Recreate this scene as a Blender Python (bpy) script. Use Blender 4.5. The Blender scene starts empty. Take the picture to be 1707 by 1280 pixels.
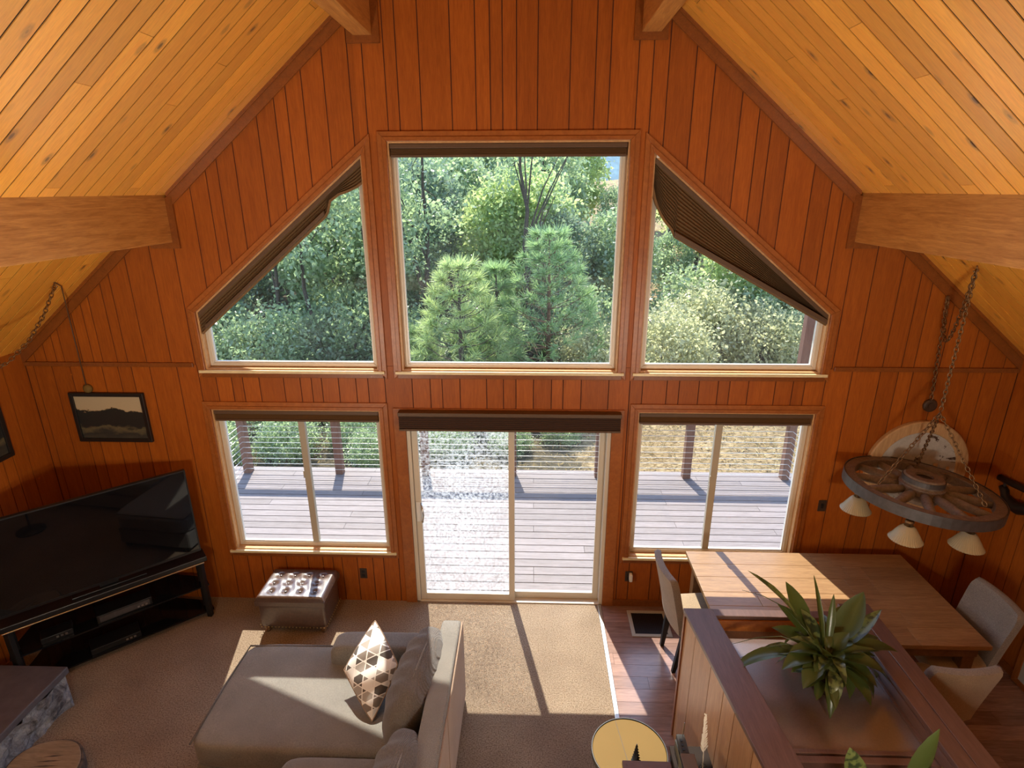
import bpy, bmesh, math, random
import numpy as np
from mathutils import Vector, Matrix
random.seed(7)
S = bpy.context.scene
COL = S.collection
PI = math.pi

# ------------------------------------------------------------------ camera
cam_d = bpy.data.cameras.new('camera')
cam = bpy.data.objects.new('camera', cam_d); COL.objects.link(cam)
cam_d.sensor_width = 36.0
cam_d.lens = 960.54 / 1707 * 36
cam_d.clip_start = 0.02; cam_d.clip_end = 500
def cam_matrix(pitch, yaw, roll, loc):
    p, y, r = (math.radians(a) for a in (pitch, yaw, roll))
    f = Vector((-math.sin(y) * math.cos(p), math.cos(y) * math.cos(p), -math.sin(p)))
    rt = Vector((math.cos(y), math.sin(y), 0)); up = rt.cross(f)
    r2 = math.cos(r) * rt + math.sin(r) * up; u2 = -math.sin(r) * rt + math.cos(r) * up
    m = Matrix((r2, u2, -f)).transposed().to_4x4(); m.translation = loc
    return m
cam.matrix_world = cam_matrix(18.664, 1.978, -0.191, (0.202, -4.80, 3.9555))
S.camera = cam

# ------------------------------------------------------------------ light, sky, exposure
SUN_STRENGTH = 10.5
SKY_STRENGTH = 0.75
sun_d = bpy.data.lights.new('sun', 'SUN'); sun = bpy.data.objects.new('sun', sun_d); COL.objects.link(sun)
sun_d.energy = SUN_STRENGTH; sun_d.angle = math.radians(0.53); sun_d.color = (1.0, 0.93, 0.82)
SUN_DIR = Vector((0.31, -1.36, -1.90))
sun.rotation_euler = SUN_DIR.to_track_quat('-Z', 'Y').to_euler()
sun.location = (-4, 16, 24)
world = bpy.data.worlds.new('world'); S.world = world; world.use_nodes = True
wn = world.node_tree.nodes; wl = world.node_tree.links
sky = wn.new('ShaderNodeTexSky'); sky.sky_type = 'NISHITA'; sky.sun_disc = False
sky.sun_elevation = math.radians(53.7); sky.sun_rotation = math.radians(-12.8)
sky.altitude = 600; sky.dust_density = 0.6; sky.air_density = 1.0
wn['Background'].inputs['Strength'].default_value = SKY_STRENGTH
wl.new(sky.outputs[0], wn['Background'].inputs[0])
S.view_settings.view_transform = 'Standard'; S.view_settings.look = 'None'
S.view_settings.gamma = 1.0; S.view_settings.use_curve_mapping = False
S.view_settings.exposure = 0.0
S.cycles.use_denoising = True
S.cycles.max_bounces = 10; S.cycles.diffuse_bounces = 6; S.cycles.transparent_max_bounces = 24
S.cycles.sample_clamp_indirect = 8.0

# ------------------------------------------------------------------ materials
def new_mat(name):
    m = bpy.data.materials.new(name); m.use_nodes = True
    nt = m.node_tree; b = nt.nodes['Principled BSDF']
    return m, nt, b
def nd(nt, typ, **kw):
    n = nt.nodes.new(typ)
    for k, v in kw.items(): setattr(n, k, v)
    return n
def ramp(nt, stops, interp='LINEAR'):
    n = nt.nodes.new('ShaderNodeValToRGB'); cr = n.color_ramp; cr.interpolation = interp
    while len(cr.elements) < len(stops): cr.elements.new(0.5)
    for e, (p, c) in zip(cr.elements, stops):
        e.position = p; e.color = (*c, 1) if len(c) == 3 else c
    return n
def coords(nt, scale, kind='Object', rot=(0, 0, 0)):
    t = nd(nt, 'ShaderNodeTexCoord'); m = nd(nt, 'ShaderNodeMapping')
    m.inputs['Scale'].default_value = scale; m.inputs['Rotation'].default_value = rot
    nt.links.new(t.outputs[kind], m.inputs['Vector']); return m.outputs[0]
def mix(nt, a, b, fac, mode='MIX'):
    n = nd(nt, 'ShaderNodeMix', data_type='RGBA', blend_type=mode)
    for sock, v in ((n.inputs['Factor'], fac), (n.inputs['A'], a), (n.inputs['B'], b)):
        if isinstance(v, bpy.types.NodeSocket): nt.links.new(v, sock)
        elif isinstance(v, (int, float)): sock.default_value = v
        else: sock.default_value = (*v, 1)
    return n.outputs['Result']
def bump(nt, b, h, strength, dist=0.01):
    n = nd(nt, 'ShaderNodeBump'); n.inputs['Strength'].default_value = strength
    n.inputs['Distance'].default_value = dist
    nt.links.new(h, n.inputs['Height']); nt.links.new(n.outputs[0], b.inputs['Normal'])
def noise(nt, vec, scale, detail=4, rough=0.5, dist=0.0):
    n = nd(nt, 'ShaderNodeTexNoise'); n.inputs['Scale'].default_value = scale
    n.inputs['Detail'].default_value = detail; n.inputs['Roughness'].default_value = rough
    n.inputs['Distortion'].default_value = dist
    nt.links.new(vec, n.inputs['Vector']); return n.outputs['Fac']
def plain(name, col, rough=0.5, metal=0.0, spec=0.5, var=0.0, vscale=20.0):
    m, nt, b = new_mat(name)
    b.inputs['Base Color'].default_value = (*col, 1); b.inputs['Roughness'].default_value = rough
    b.inputs['Metallic'].default_value = metal; b.inputs['Specular IOR Level'].default_value = spec
    if var:
        f = noise(nt, coords(nt, (1, 1, 1)), vscale, 5, 0.6)
        r = ramp(nt, [(0.3, [c * (1 - var) for c in col]), (0.7, [min(1, c * (1 + var)) for c in col])])
        nt.links.new(f, r.inputs[0]); nt.links.new(r.outputs[0], b.inputs['Base Color'])
        bump(nt, b, f, 0.15, 0.004)
    return m
def wood(name, c1, c2, stretch, rough=0.45, island=0.25, knots=0.0, knot_scale=(1, 1, 1), spec=0.5, dark=(0.05, 0.02, 0.008)):
    """planks: grain along the axis with the small scale, tint per plank, optional dark knots"""
    m, nt, b = new_mat(name)
    v = coords(nt, stretch)
    geo = nd(nt, 'ShaderNodeNewGeometry')
    off = nd(nt, 'ShaderNodeVectorMath', operation='ADD')
    cmb = nd(nt, 'ShaderNodeCombineXYZ')
    mul = nd(nt, 'ShaderNodeMath', operation='MULTIPLY'); mul.inputs[1].default_value = 37.0
    nt.links.new(geo.outputs['Random Per Island'], mul.inputs[0])
    for i in range(3): nt.links.new(mul.outputs[0], cmb.inputs[i])
    nt.links.new(v, off.inputs[0]); nt.links.new(cmb.outputs[0], off.inputs[1])
    f1 = noise(nt, off.outputs[0], 3.0, 6, 0.6, 1.2)
    f2 = noise(nt, off.outputs[0], 14.0, 3, 0.6, 0.3)
    r = ramp(nt, [(0.25, c1), (0.75, c2)]); nt.links.new(f1, r.inputs[0])
    r2 = ramp(nt, [(0.3, (0.72, 0.68, 0.64)), (0.65, (1, 1, 1))]); nt.links.new(f2, r2.inputs[0])
    col = mix(nt, r.outputs[0], r2.outputs[0], 0.7, 'MULTIPLY')
    r3 = ramp(nt, [(0.0, (1 - island, 1 - island * 1.1, 1 - island * 1.2)), (1.0, (1 + island * .5, 1 + island * .5, 1 + island * .5))])
    nt.links.new(geo.outputs['Random Per Island'], r3.inputs[0])
    col = mix(nt, col, r3.outputs[0], 1.0, 'MULTIPLY')
    if knots:
        kv = coords(nt, knot_scale)
        koff = nd(nt, 'ShaderNodeVectorMath', operation='ADD')
        nt.links.new(kv, koff.inputs[0]); nt.links.new(cmb.outputs[0], koff.inputs[1])
        vo = nd(nt, 'ShaderNodeTexVoronoi'); vo.inputs['Scale'].default_value = 1.0
        nt.links.new(koff.outputs[0], vo.inputs['Vector'])
        kr = ramp(nt, [(0.0, (1, 1, 1)), (0.09, (0.9,) * 3), (0.13, (0.35,) * 3), (0.17, (0.45,) * 3), (0.28, (0, 0, 0))])
        nt.links.new(vo.outputs['Distance'], kr.inputs[0])
        sel = ramp(nt, [(1 - knots, (0, 0, 0)), (1 - knots + 0.02, (1, 1, 1))])
        nt.links.new(vo.outputs['Color'], sel.inputs[0])
        kf = mix(nt, kr.outputs[0], sel.outputs[0], 1.0, 'MULTIPLY')
        col = mix(nt, col, dark, kf)
    nt.links.new(col, b.inputs['Base Color'])
    b.inputs['Roughness'].default_value = rough; b.inputs['Specular IOR Level'].default_value = spec
    bump(nt, b, f2, 0.12, 0.002)
    return m
M = {}
M['panel'] = wood('panelling', (0.300, 0.072, 0.005), (0.425, 0.115, 0.009), (9, 9, 0.8), 0.5, 0.15, 0.05, (4.5, 4.5, 1.6), 0.35)
M['panel_y'] = M['panel']
M['groove'] = plain('groove_stain', (0.075, 0.016, 0.006), 0.8)
M['trim'] = wood('stained_trim', (0.20, 0.055, 0.007), (0.28, 0.083, 0.012), (6, 6, 6), 0.4, 0.1)
M['casing'] = wood('window_casing', (0.28, 0.080, 0.012), (0.40, 0.130, 0.024), (3, 8, 3), 0.4, 0.1)
M['jamb'] = wood('window_jamb', (0.52, 0.29, 0.12), (0.66, 0.40, 0.19), (3, 8, 3), 0.45, 0.1)
M['sill'] = wood('window_sill', (0.78, 0.66, 0.38), (0.88, 0.78, 0.50), (1.5, 10, 10), 0.4, 0.1)
M['pine'] = wood('ceiling_pine', (0.93, 0.375, 0.034), (1.0, 0.50, 0.064), (0.9, 10, 0.9), 0.38, 0.22, 0.36, (4.5, 10, 4.5), 0.8, (0.085, 0.035, 0.015))
M['pine'].node_tree.nodes['Principled BSDF'].inputs['Coat Weight'].default_value = 1.0
M['pine'].node_tree.nodes['Principled BSDF'].inputs['Coat IOR'].default_value = 2.0
M['pine'].node_tree.nodes['Principled BSDF'].inputs['Coat Roughness'].default_value = 0.30
M['pine_gap'] = plain('ceiling_gap', (0.022, 0.006, 0.002), 0.8)
M['beam'] = wood('fir_beam', (0.36, 0.135, 0.025), (0.66, 0.32, 0.085), (12, 0.9, 12), 0.45, 0.05, 0.06, (3, 1.5, 3))
M['vinyl'] = plain('almond_vinyl', (0.62, 0.56, 0.46), 0.4)
M['white_vinyl'] = plain('white_vinyl', (0.75, 0.75, 0.72), 0.35)
M['bronze'] = plain('mullion_grey', (0.42, 0.38, 0.30), 0.45)
M['shade'] = plain('brown_blind_fabric', (0.17, 0.095, 0.038), 0.85, var=0.2, vscale=200)
M['rail'] = plain('dark_blind_rail', (0.095, 0.052, 0.026), 0.55)
M['black'] = plain('black_plastic', (0.008, 0.008, 0.009), 0.35)
M['blackmetal'] = plain('black_metal', (0.015, 0.014, 0.014), 0.45, 0.3)
M['steel'] = plain('steel', (0.55, 0.53, 0.50), 0.3, 1.0)
M['brass'] = plain('brass', (0.60, 0.45, 0.22), 0.3, 1.0)
M['chain'] = plain('antique_brass', (0.22, 0.13, 0.06), 0.45, 0.8)
M['plate'] = plain('brown_plate', (0.045, 0.025, 0.015), 0.45)

def glass_mat(name, dirt=0.0, grain=85.0, floor_=0.12):
    m, nt, b = new_mat(name); nt.nodes.remove(b)
    out = nt.nodes['Material Output']
    tr = nd(nt, 'ShaderNodeBsdfTransparent'); tr.inputs[0].default_value = (0.95, 0.965, 0.955, 1)
    gl = nd(nt, 'ShaderNodeBsdfGlossy'); gl.inputs['Roughness'].default_value = 0.01
    lw = nd(nt, 'ShaderNodeLayerWeight'); lw.inputs['Blend'].default_value = 0.5
    fr = ramp(nt, [(0.0, (0.02,) * 3), (0.6, (0.035,) * 3), (0.85, (0.16,) * 3), (1.0, (0.8,) * 3)]); nt.links.new(lw.outputs['Facing'], fr.inputs[0])
    mx = nd(nt, 'ShaderNodeMixShader'); nt.links.new(fr.outputs[0], mx.inputs[0])
    nt.links.new(tr.outputs[0], mx.inputs[1]); nt.links.new(gl.outputs[0], mx.inputs[2])
    sh = mx.outputs[0]
    # a thin film of dust that the sun catches
    v = coords(nt, (1, 1, 1))
    n1 = noise(nt, v, 1.6, 4, 0.6, 0.5)
    n2 = noise(nt, v, grain, 4, 0.8)
    r1 = ramp(nt, [(0.35, (floor_,) * 3), (0.7, (1, 1, 1))]); nt.links.new(n1, r1.inputs[0])
    r2 = ramp(nt, [(0.44, (0,) * 3), (0.58, (1, 1, 1))]); nt.links.new(n2, r2.inputs[0])
    f = mix(nt, r1.outputs[0], r2.outputs[0], 1.0, 'MULTIPLY')
    ml = nd(nt, 'ShaderNodeMath', operation='MULTIPLY'); ml.inputs[1].default_value = dirt
    nt.links.new(f, ml.inputs[0])
    tl = nd(nt, 'ShaderNodeBsdfTranslucent'); tl.inputs[0].default_value = (0.62, 0.62, 0.62, 1)
    m2 = nd(nt, 'ShaderNodeMixShader'); nt.links.new(ml.outputs[0], m2.inputs[0])
    nt.links.new(sh, m2.inputs[1]); nt.links.new(tl.outputs[0], m2.inputs[2])
    nt.links.new(m2.outputs[0], out.inputs[0])
    return m
M['glass'] = glass_mat('window_glass', 0.03)
M['dirty_glass'] = glass_mat('dusty_door_glass', 0.42, 42.0, 0.40)

def carpet_mat():
    m, nt, b = new_mat('brown_carpet')
    v = coords(nt, (1, 1, 1))
    f1 = noise(nt, v, 95, 4, 0.75); f2 = noise(nt, v, 2.2, 3, 0.5); f3 = noise(nt, v, 320, 2, 0.5)
    r = ramp(nt, [(0.34, (0.13, 0.088, 0.058)), (0.5, (0.32, 0.240, 0.168)), (0.62, (0.40, 0.31, 0.22))]); nt.links.new(f1, r.inputs[0])
    r2 = ramp(nt, [(0.3, (0.82, 0.80, 0.80)), (0.7, (1.06, 1.06, 1.06))]); nt.links.new(f2, r2.inputs[0])
    nt.links.new(mix(nt, r.outputs[0], r2.outputs[0], 1.0, 'MULTIPLY'), b.inputs['Base Color'])
    b.inputs['Roughness'].default_value = 0.95; b.inputs['Specular IOR Level'].default_value = 0.1
    mx = nd(nt, 'ShaderNodeMath', operation='ADD'); nt.links.new(f1, mx.inputs[0]); nt.links.new(f3, mx.inputs[1])
    bump(nt, b, mx.outputs[0], 0.6, 0.012)
    return m
M['carpet'] = carpet_mat()
M['laminate'] = wood('dark_laminate', (0.19, 0.105, 0.082), (0.38, 0.225, 0.175), (0.9, 9, 9), 0.24, 0.25, spec=0.8)

def fabric(name, c1, c2, scale, rib=None, strength=0.4):
    m, nt, b = new_mat(name)
    v = coords(nt, (1, 1, 1))
    f = noise(nt, v, scale, 3, 0.7); f2 = noise(nt, v, 5, 3, 0.5)
    r = ramp(nt, [(0.32, c1), (0.68, c2)]); nt.links.new(f, r.inputs[0])
    r2 = ramp(nt, [(0.3, (0.88,) * 3), (0.7, (1.05,) * 3)]); nt.links.new(f2, r2.inputs[0])
    nt.links.new(mix(nt, r.outputs[0], r2.outputs[0], 1.0, 'MULTIPLY'), b.inputs['Base Color'])
    b.inputs['Roughness'].default_value = 0.9; b.inputs['Specular IOR Level'].default_value = 0.15
    b.inputs['Sheen Weight'].default_value = 0.25
    h = f
    if rib:
        w = nd(nt, 'ShaderNodeTexWave'); w.inputs['Scale'].default_value = rib[3]; w.inputs['Distortion'].default_value = 0.4
        nt.links.new(coords(nt, (1, 1, 1), 'Object', rib[:3]), w.inputs['Vector']); h = w.outputs['Fac']
    bump(nt, b, h, strength, 0.004)
    return m
M['sofa'] = fabric('taupe_sofa_fabric', (0.150, 0.138, 0.123), (0.262, 0.244, 0.216), 160, (0, 0, 0.75, 38), 0.35)
M['cord'] = fabric('ribbed_sofa_fabric', (0.100, 0.086, 0.078), (0.170, 0.150, 0.136), 120, (0, 0.5, 0, 40), 0.6)
M['sofa_side'] = fabric('tan_sofa_side', (0.30, 0.21, 0.15), (0.40, 0.29, 0.21), 200)
M['chair_fab'] = fabric('tan_chair_fabric', (0.27, 0.19, 0.115), (0.40, 0.29, 0.185), 140)
M['chair_edge'] = fabric('grey_chair_edge', (0.16, 0.135, 0.12), (0.28, 0.24, 0.21), 140)
M['leather'] = plain('dark_brown_leather', (0.085, 0.050, 0.038), 0.30, spec=0.9, var=0.25, vscale=60)

def pillow_mat():
    m, nt, b = new_mat('triangle_print')
    t = nd(nt, 'ShaderNodeTexCoord')
    U = Vector((.22, -.17, -.155)).normalized(); Vv = Vector((-.19, -.22, -.255)).normalized()
    lines = None; cells = []
    for k, (ang, fr) in enumerate(((20, 14.5), (82, 13.0), (141, 13.8))):
        d = U * math.cos(math.radians(ang)) + Vv * math.sin(math.radians(ang))
        dp = nd(nt, 'ShaderNodeVectorMath', operation='DOT_PRODUCT'); dp.inputs[1].default_value = d
        nt.links.new(t.outputs['Object'], dp.inputs[0])
        ml = nd(nt, 'ShaderNodeMath', operation='MULTIPLY_ADD'); ml.inputs[1].default_value = fr; ml.inputs[2].default_value = .37 * k
        nt.links.new(dp.outputs['Value'], ml.inputs[0])
        fl = nd(nt, 'ShaderNodeMath', operation='FLOOR'); nt.links.new(ml.outputs[0], fl.inputs[0]); cells.append(fl.outputs[0])
        fc = nd(nt, 'ShaderNodeMath', operation='FRACT'); nt.links.new(ml.outputs[0], fc.inputs[0])
        ls = nd(nt, 'ShaderNodeMath', operation='LESS_THAN'); ls.inputs[1].default_value = .10; nt.links.new(fc.outputs[0], ls.inputs[0])
        if lines is None: lines = ls.outputs[0]
        else:
            mxx = nd(nt, 'ShaderNodeMath', operation='MAXIMUM'); nt.links.new(lines, mxx.inputs[0]); nt.links.new(ls.outputs[0], mxx.inputs[1]); lines = mxx.outputs[0]
    cb = nd(nt, 'ShaderNodeCombineXYZ')
    for i in range(3): nt.links.new(cells[i], cb.inputs[i])
    wn_ = nd(nt, 'ShaderNodeTexWhiteNoise'); nt.links.new(cb.outputs[0], wn_.inputs['Vector'])
    r = ramp(nt, [(0.0, (0.10, 0.085, 0.075)), (0.22, (0.24, 0.205, 0.18)), (0.45, (0.42, 0.39, 0.36)), (0.60, (0.86, 0.85, 0.83))], 'CONSTANT'); nt.links.new(wn_.outputs['Value'], r.inputs[0])
    nt.links.new(mix(nt, r.outputs[0], (0.92, 0.91, 0.88), lines), b.inputs['Base Color'])
    b.inputs['Roughness'].default_value = 0.85
    return m
M['pillow'] = pillow_mat()
M['deck'] = wood('weathered_deck', (0.165, 0.138, 0.140), (0.275, 0.235, 0.240), (0.8, 10, 10), 0.7, 0.16)
M['post'] = wood('redwood_post', (0.20, 0.095, 0.065), (0.30, 0.155, 0.11), (8, 8, 0.7), 0.7, 0.1)
M['bark'] = plain('bark', (0.075, 0.055, 0.042), 0.9, var=0.5, vscale=25)
M['barkred'] = plain('reddish_bark', (0.17, 0.095, 0.06), 0.9, var=0.5, vscale=25)
M['cable'] = plain('bright_cable', (0.85, 0.85, 0.82), 0.35, 0.4)
M['table'] = wood('plank_tabletop', (0.24, 0.125, 0.050), (0.40, 0.235, 0.105), (1.2, 12, 12), 0.42, 0.18, 0.12, (1.6, 7, 7))
M['tabledark'] = wood('table_frame_wood', (0.16, 0.08, 0.035), (0.26, 0.14, 0.06), (3, 8, 3), 0.4, 0.1)
M['cap'] = wood('half_wall_cap', (0.085, 0.042, 0.034), (0.15, 0.078, 0.062), (10, 1.0, 10), 0.36, 0.12, 0.08, (5, 1.8, 5), 0.6)
M['spoke'] = wood('grey_spoke_wood', (0.15, 0.12, 0.095), (0.30, 0.25, 0.20), (8, 8, 8), 0.6, 0.3)
M['halfpanel'] = wood('half_wall_panelling', (0.40, 0.205, 0.09), (0.54, 0.30, 0.14), (9, 9, 0.8), 0.4, 0.15, 0.05, (4, 4, 1.5))
M['radio'] = plain('grey_plastic', (0.045, 0.043, 0.042), 0.7, spec=0.3)
M['doorblind'] = plain('dark_blind_fabric', (0.062, 0.032, 0.022), 0.8, var=0.2, vscale=200)
M['shelfpanel'] = plain('brown_laminate', (0.125, 0.085, 0.075), 0.22, spec=1.0, var=0.08, vscale=120)
b_ = M['shelfpanel'].node_tree.nodes['Principled BSDF']; b_.inputs['Coat Weight'].default_value = 1.0; b_.inputs['Coat Roughness'].default_value = 0.18; b_.inputs['Coat IOR'].default_value = 1.7
M['pot'] = plain('brown_pot', (0.06, 0.035, 0.022), 0.4, var=0.2)
M['soil'] = plain('soil', (0.03, 0.02, 0.012), 0.95, var=0.4, vscale=60)
M['wheelwood'] = wood('weathered_wheel_wood', (0.11, 0.08, 0.06), (0.27, 0.205, 0.155), (8, 8, 8), 0.6, 0.3)
M['iron'] = plain('grey_iron_band', (0.10, 0.09, 0.09), 0.5, 0.6, var=0.2)
M['ribglass'] = plain('ribbed_shade_glass', (0.34, 0.28, 0.17), 0.22, spec=0.9)
M['birch'] = wood('plaque_wood', (0.42, 0.25, 0.11), (0.60, 0.40, 0.21), (10, 10, 1.0), 0.5, 0.1)
def peel_mat():
    m, nt, b = new_mat('peeling_white_paint')
    v = coords(nt, (1, 1, 1))
    f = noise(nt, coords(nt, (8.0, 8.0, 15.0)), 1.0, 6, 0.68, 0.4); f2 = noise(nt, v, 40, 4, 0.7)
    r = ramp(nt, [(0.385, (0.06, 0.03, 0.015)), (0.415, (0.46, 0.45, 0.42))]); nt.links.new(f, r.inputs[0])
    r2 = ramp(nt, [(0.3, (0.8,) * 3), (0.7, (1.0,) * 3)]); nt.links.new(f2, r2.inputs[0])
    nt.links.new(mix(nt, r.outputs[0], r2.outputs[0], 1.0, 'MULTIPLY'), b.inputs['Base Color'])
    b.inputs['Roughness'].default_value = 0.7
    return m
M['peel'] = peel_mat()
def screen_mat():
    m, nt, b = new_mat('black_screen')
    b.inputs['Base Color'].default_value = (0.004, 0.004, 0.005, 1); b.inputs['Roughness'].default_value = 0.025
    b.inputs['IOR'].default_value = 1.6
    return m
M['screen'] = screen_mat()
M['smokeglass'] = plain('black_glass_shelf', (0.006, 0.006, 0.007), 0.08)
M['slate'] = plain('dark_slate', (0.085, 0.075, 0.085), 0.5, var=0.2, vscale=12)
def stone_mat():
    m, nt, b = new_mat('rough_stone')
    v = coords(nt, (1, 1, 1)); f = noise(nt, v, 9, 8, 0.7, 0.4); f2 = noise(nt, v, 45, 6, 0.7)
    r = ramp(nt, [(0.36, (0.07, 0.07, 0.085)), (0.52, (0.30, 0.31, 0.34)), (0.66, (0.50, 0.51, 0.53))]); nt.links.new(f, r.inputs[0])
    nt.links.new(r.outputs[0], b.inputs['Base Color']); b.inputs['Roughness'].default_value = 0.9
    ad = nd(nt, 'ShaderNodeMath', operation='ADD'); nt.links.new(f, ad.inputs[0]); nt.links.new(f2, ad.inputs[1])
    bump(nt, b, ad.outputs[0], 0.9, 0.03)
    return m
M['stone'] = stone_mat()
def painting_mat(seed, base):
    m, nt, b = new_mat('landscape_print')
    t = nd(nt, 'ShaderNodeTexCoord'); mp = nd(nt, 'ShaderNodeMapping'); mp.inputs['Location'].default_value = (seed, seed, 0)
    nt.links.new(t.outputs['Generated'], mp.inputs[0])
    sx = nd(nt, 'ShaderNodeSeparateXYZ'); nt.links.new(t.outputs['Generated'], sx.inputs[0])
    n1 = noise(nt, mp.outputs[0], 3.2, 6, 0.65)
    ad = nd(nt, 'ShaderNodeMath', operation='MULTIPLY_ADD'); ad.inputs[1].default_value = 0.62
    nt.links.new(n1, ad.inputs[0]); nt.links.new(sx.outputs['Z'], ad.inputs[2])
    r = ramp(nt, [(0.0, (0.10, 0.09, 0.06)), (0.42, (0.03, 0.032, 0.03)), (0.55, (0.13, 0.11, 0.06)), (0.62, (0.018, 0.02, 0.02)), (0.97, (0.02, 0.022, 0.02)), (0.985, (0.42, 0.31, 0.16)), (1.0, base)])
    nt.links.new(ad.outputs[0], r.inputs[0]); nt.links.new(r.outputs[0], b.inputs['Base Color'])
    b.inputs['Roughness'].default_value = 0.35
    return m
M['art'] = painting_mat(3.1, (0.48, 0.40, 0.26))
M['art2'] = painting_mat(8.3, (0.25, 0.27, 0.20))
M['artframe'] = plain('dark_picture_frame', (0.012, 0.009, 0.008), 0.4)
M['slice_top'] = wood('log_slice', (0.20, 0.145, 0.09), (0.36, 0.27, 0.175), (1.2, 9, 9), 0.7, 0.1)
M['brasstop'] = plain('brushed_gold_top', (0.175, 0.108, 0.030), 0.6, 0.0, 0.12)
M['darkmatte'] = plain('dark_matte_top', (0.022, 0.014, 0.011), 0.85, spec=0.2)
M['plume'] = plain('dry_plume', (0.93, 0.90, 0.80), 0.9)
M['clear'] = glass_mat('clear_vase', 0.05)
M['boxwood'] = wood('small_box_wood', (0.085, 0.036, 0.024), (0.14, 0.065, 0.045), (2, 12, 12), 0.4, 0.1)

def leaf_mat(name, c1, c2, trans, tw=0.45, rough=0.4, spots=None):
    m, nt, b = new_mat(name)
    out = nt.nodes['Material Output']
    geo = nd(nt, 'ShaderNodeNewGeometry')
    r = ramp(nt, [(0.0, c1), (1.0, c2)]); nt.links.new(geo.outputs['Random Per Island'], r.inputs[0])
    col = r.outputs[0]
    if spots:
        f = noise(nt, coords(nt, (1, 1, 1)), spots[0], 3, 0.5); rs = ramp(nt, [(0.48, (0, 0, 0)), (0.56, (1, 1, 1))])
        nt.links.new(f, rs.inputs[0]); col = mix(nt, col, spots[1], rs.outputs[0])
    nt.links.new(col, b.inputs['Base Color']); b.inputs['Roughness'].default_value = rough
    tl = nd(nt, 'ShaderNodeBsdfTranslucent')
    rt = ramp(nt, [(0.0, [c * 0.8 for c in trans]), (1.0, [min(1, c * 1.25) for c in trans])]); nt.links.new(geo.outputs['Random Per Island'], rt.inputs[0])
    nt.links.new(rt.outputs[0], tl.inputs[0])
    mx = nd(nt, 'ShaderNodeMixShader'); mx.inputs[0].default_value = tw; b.inputs['Specular IOR Level'].default_value = 0.6
    nt.links.new(b.outputs[0], mx.inputs[1]); nt.links.new(tl.outputs[0], mx.inputs[2]); nt.links.new(mx.outputs[0], out.inputs[0])
    return m
M['leafA'] = leaf_mat('oak_leaves', (0.13, 0.18, 0.11), (0.32, 0.38, 0.25), (0.55, 0.70, 0.34), 0.42, 0.3)
M['leafB'] = leaf_mat('bright_leaves', (0.18, 0.25, 0.11), (0.38, 0.46, 0.23), (0.70, 0.86, 0.32), 0.48, 0.3)
M['leafC'] = leaf_mat('shrub_leaves', (0.24, 0.25, 0.14), (0.48, 0.47, 0.29), (0.74, 0.74, 0.40), 0.45, 0.35)
M['leafD'] = leaf_mat('dark_leaves', (0.08, 0.115, 0.08), (0.22, 0.27, 0.19), (0.42, 0.56, 0.32), 0.38, 0.3)
M['needle'] = leaf_mat('pine_needles', (0.24, 0.31, 0.14), (0.46, 0.54, 0.28), (0.62, 0.76, 0.30), 0.45)
M['needleB'] = leaf_mat('grey_pine_needles', (0.18, 0.27, 0.14), (0.36, 0.47, 0.26), (0.48, 0.68, 0.28), 0.45)
M['houseleaf'] = leaf_mat('house_plant_leaves', (0.022, 0.034, 0.009), (0.065, 0.085, 0.020), (0.17, 0.21, 0.03), 0.28, 0.32)
M['houseleafspot'] = leaf_mat('spotted_leaves', (0.10, 0.12, 0.035), (0.13, 0.15, 0.045), (0.20, 0.24, 0.05), 0.25, 0.35, (26, (0.018, 0.026, 0.012)))
def ground_mat():
    m, nt, b = new_mat('dry_ground')
    v = coords(nt, (1, 1, 1)); f = noise(nt, v, 1.0, 6, 0.7); f2 = noise(nt, coords(nt, (1, 2.2, 1)), 9, 6, 0.75, 0.5)
    r = ramp(nt, [(0.36, (0.10, 0.07, 0.035)), (0.47, (0.36, 0.25, 0.12)), (0.6, (0.58, 0.43, 0.23))]); nt.links.new(f2, r.inputs[0])
    r2 = ramp(nt, [(0.35, (0.62, 0.58, 0.52)), (0.62, (1.05,) * 3)]); nt.links.new(f, r2.inputs[0])
    dry = mix(nt, r.outputs[0], r2.outputs[0], 1.0, 'MULTIPLY')
    rl_ = ramp(nt, [(0.38, (0.045, 0.035, 0.022)), (0.55, (0.13, 0.10, 0.05)), (0.68, (0.30, 0.20, 0.10))]); nt.links.new(f2, rl_.inputs[0])
    sx_ = nd(nt, 'ShaderNodeSeparateXYZ'); nt.links.new(v, sx_.inputs[0])
    fa = nd(nt, 'ShaderNodeMath', operation='MULTIPLY_ADD'); fa.inputs[1].default_value = 0.45; nt.links.new(sx_.outputs['X'], fa.inputs[0])
    fb = nd(nt, 'ShaderNodeMath', operation='MULTIPLY_ADD'); fb.inputs[1].default_value = 3.2; fb.inputs[2].default_value = -1.75; nt.links.new(f, fb.inputs[0]); nt.links.new(fb.outputs[0], fa.inputs[2])
    ft = ramp(nt, [(0.25, (0, 0, 0)), (0.60, (1, 1, 1))]); nt.links.new(fa.outputs[0], ft.inputs[0])
    nt.links.new(mix(nt, rl_.outputs[0], dry, ft.outputs[0]), b.inputs['Base Color'])
    b.inputs['Roughness'].default_value = 1.0; bump(nt, b, f2, 0.9, 0.08)
    return m
M['ground'] = ground_mat()
M['grass'] = leaf_mat('dry_grass_blades', (0.42, 0.30, 0.13), (0.66, 0.50, 0.26), (0.5, 0.38, 0.18), 0.3, 0.8)
M['hill'] = plain('hazy_hillside', (0.16, 0.24, 0.27), 1.0, var=0.3, vscale=0.4)

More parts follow.
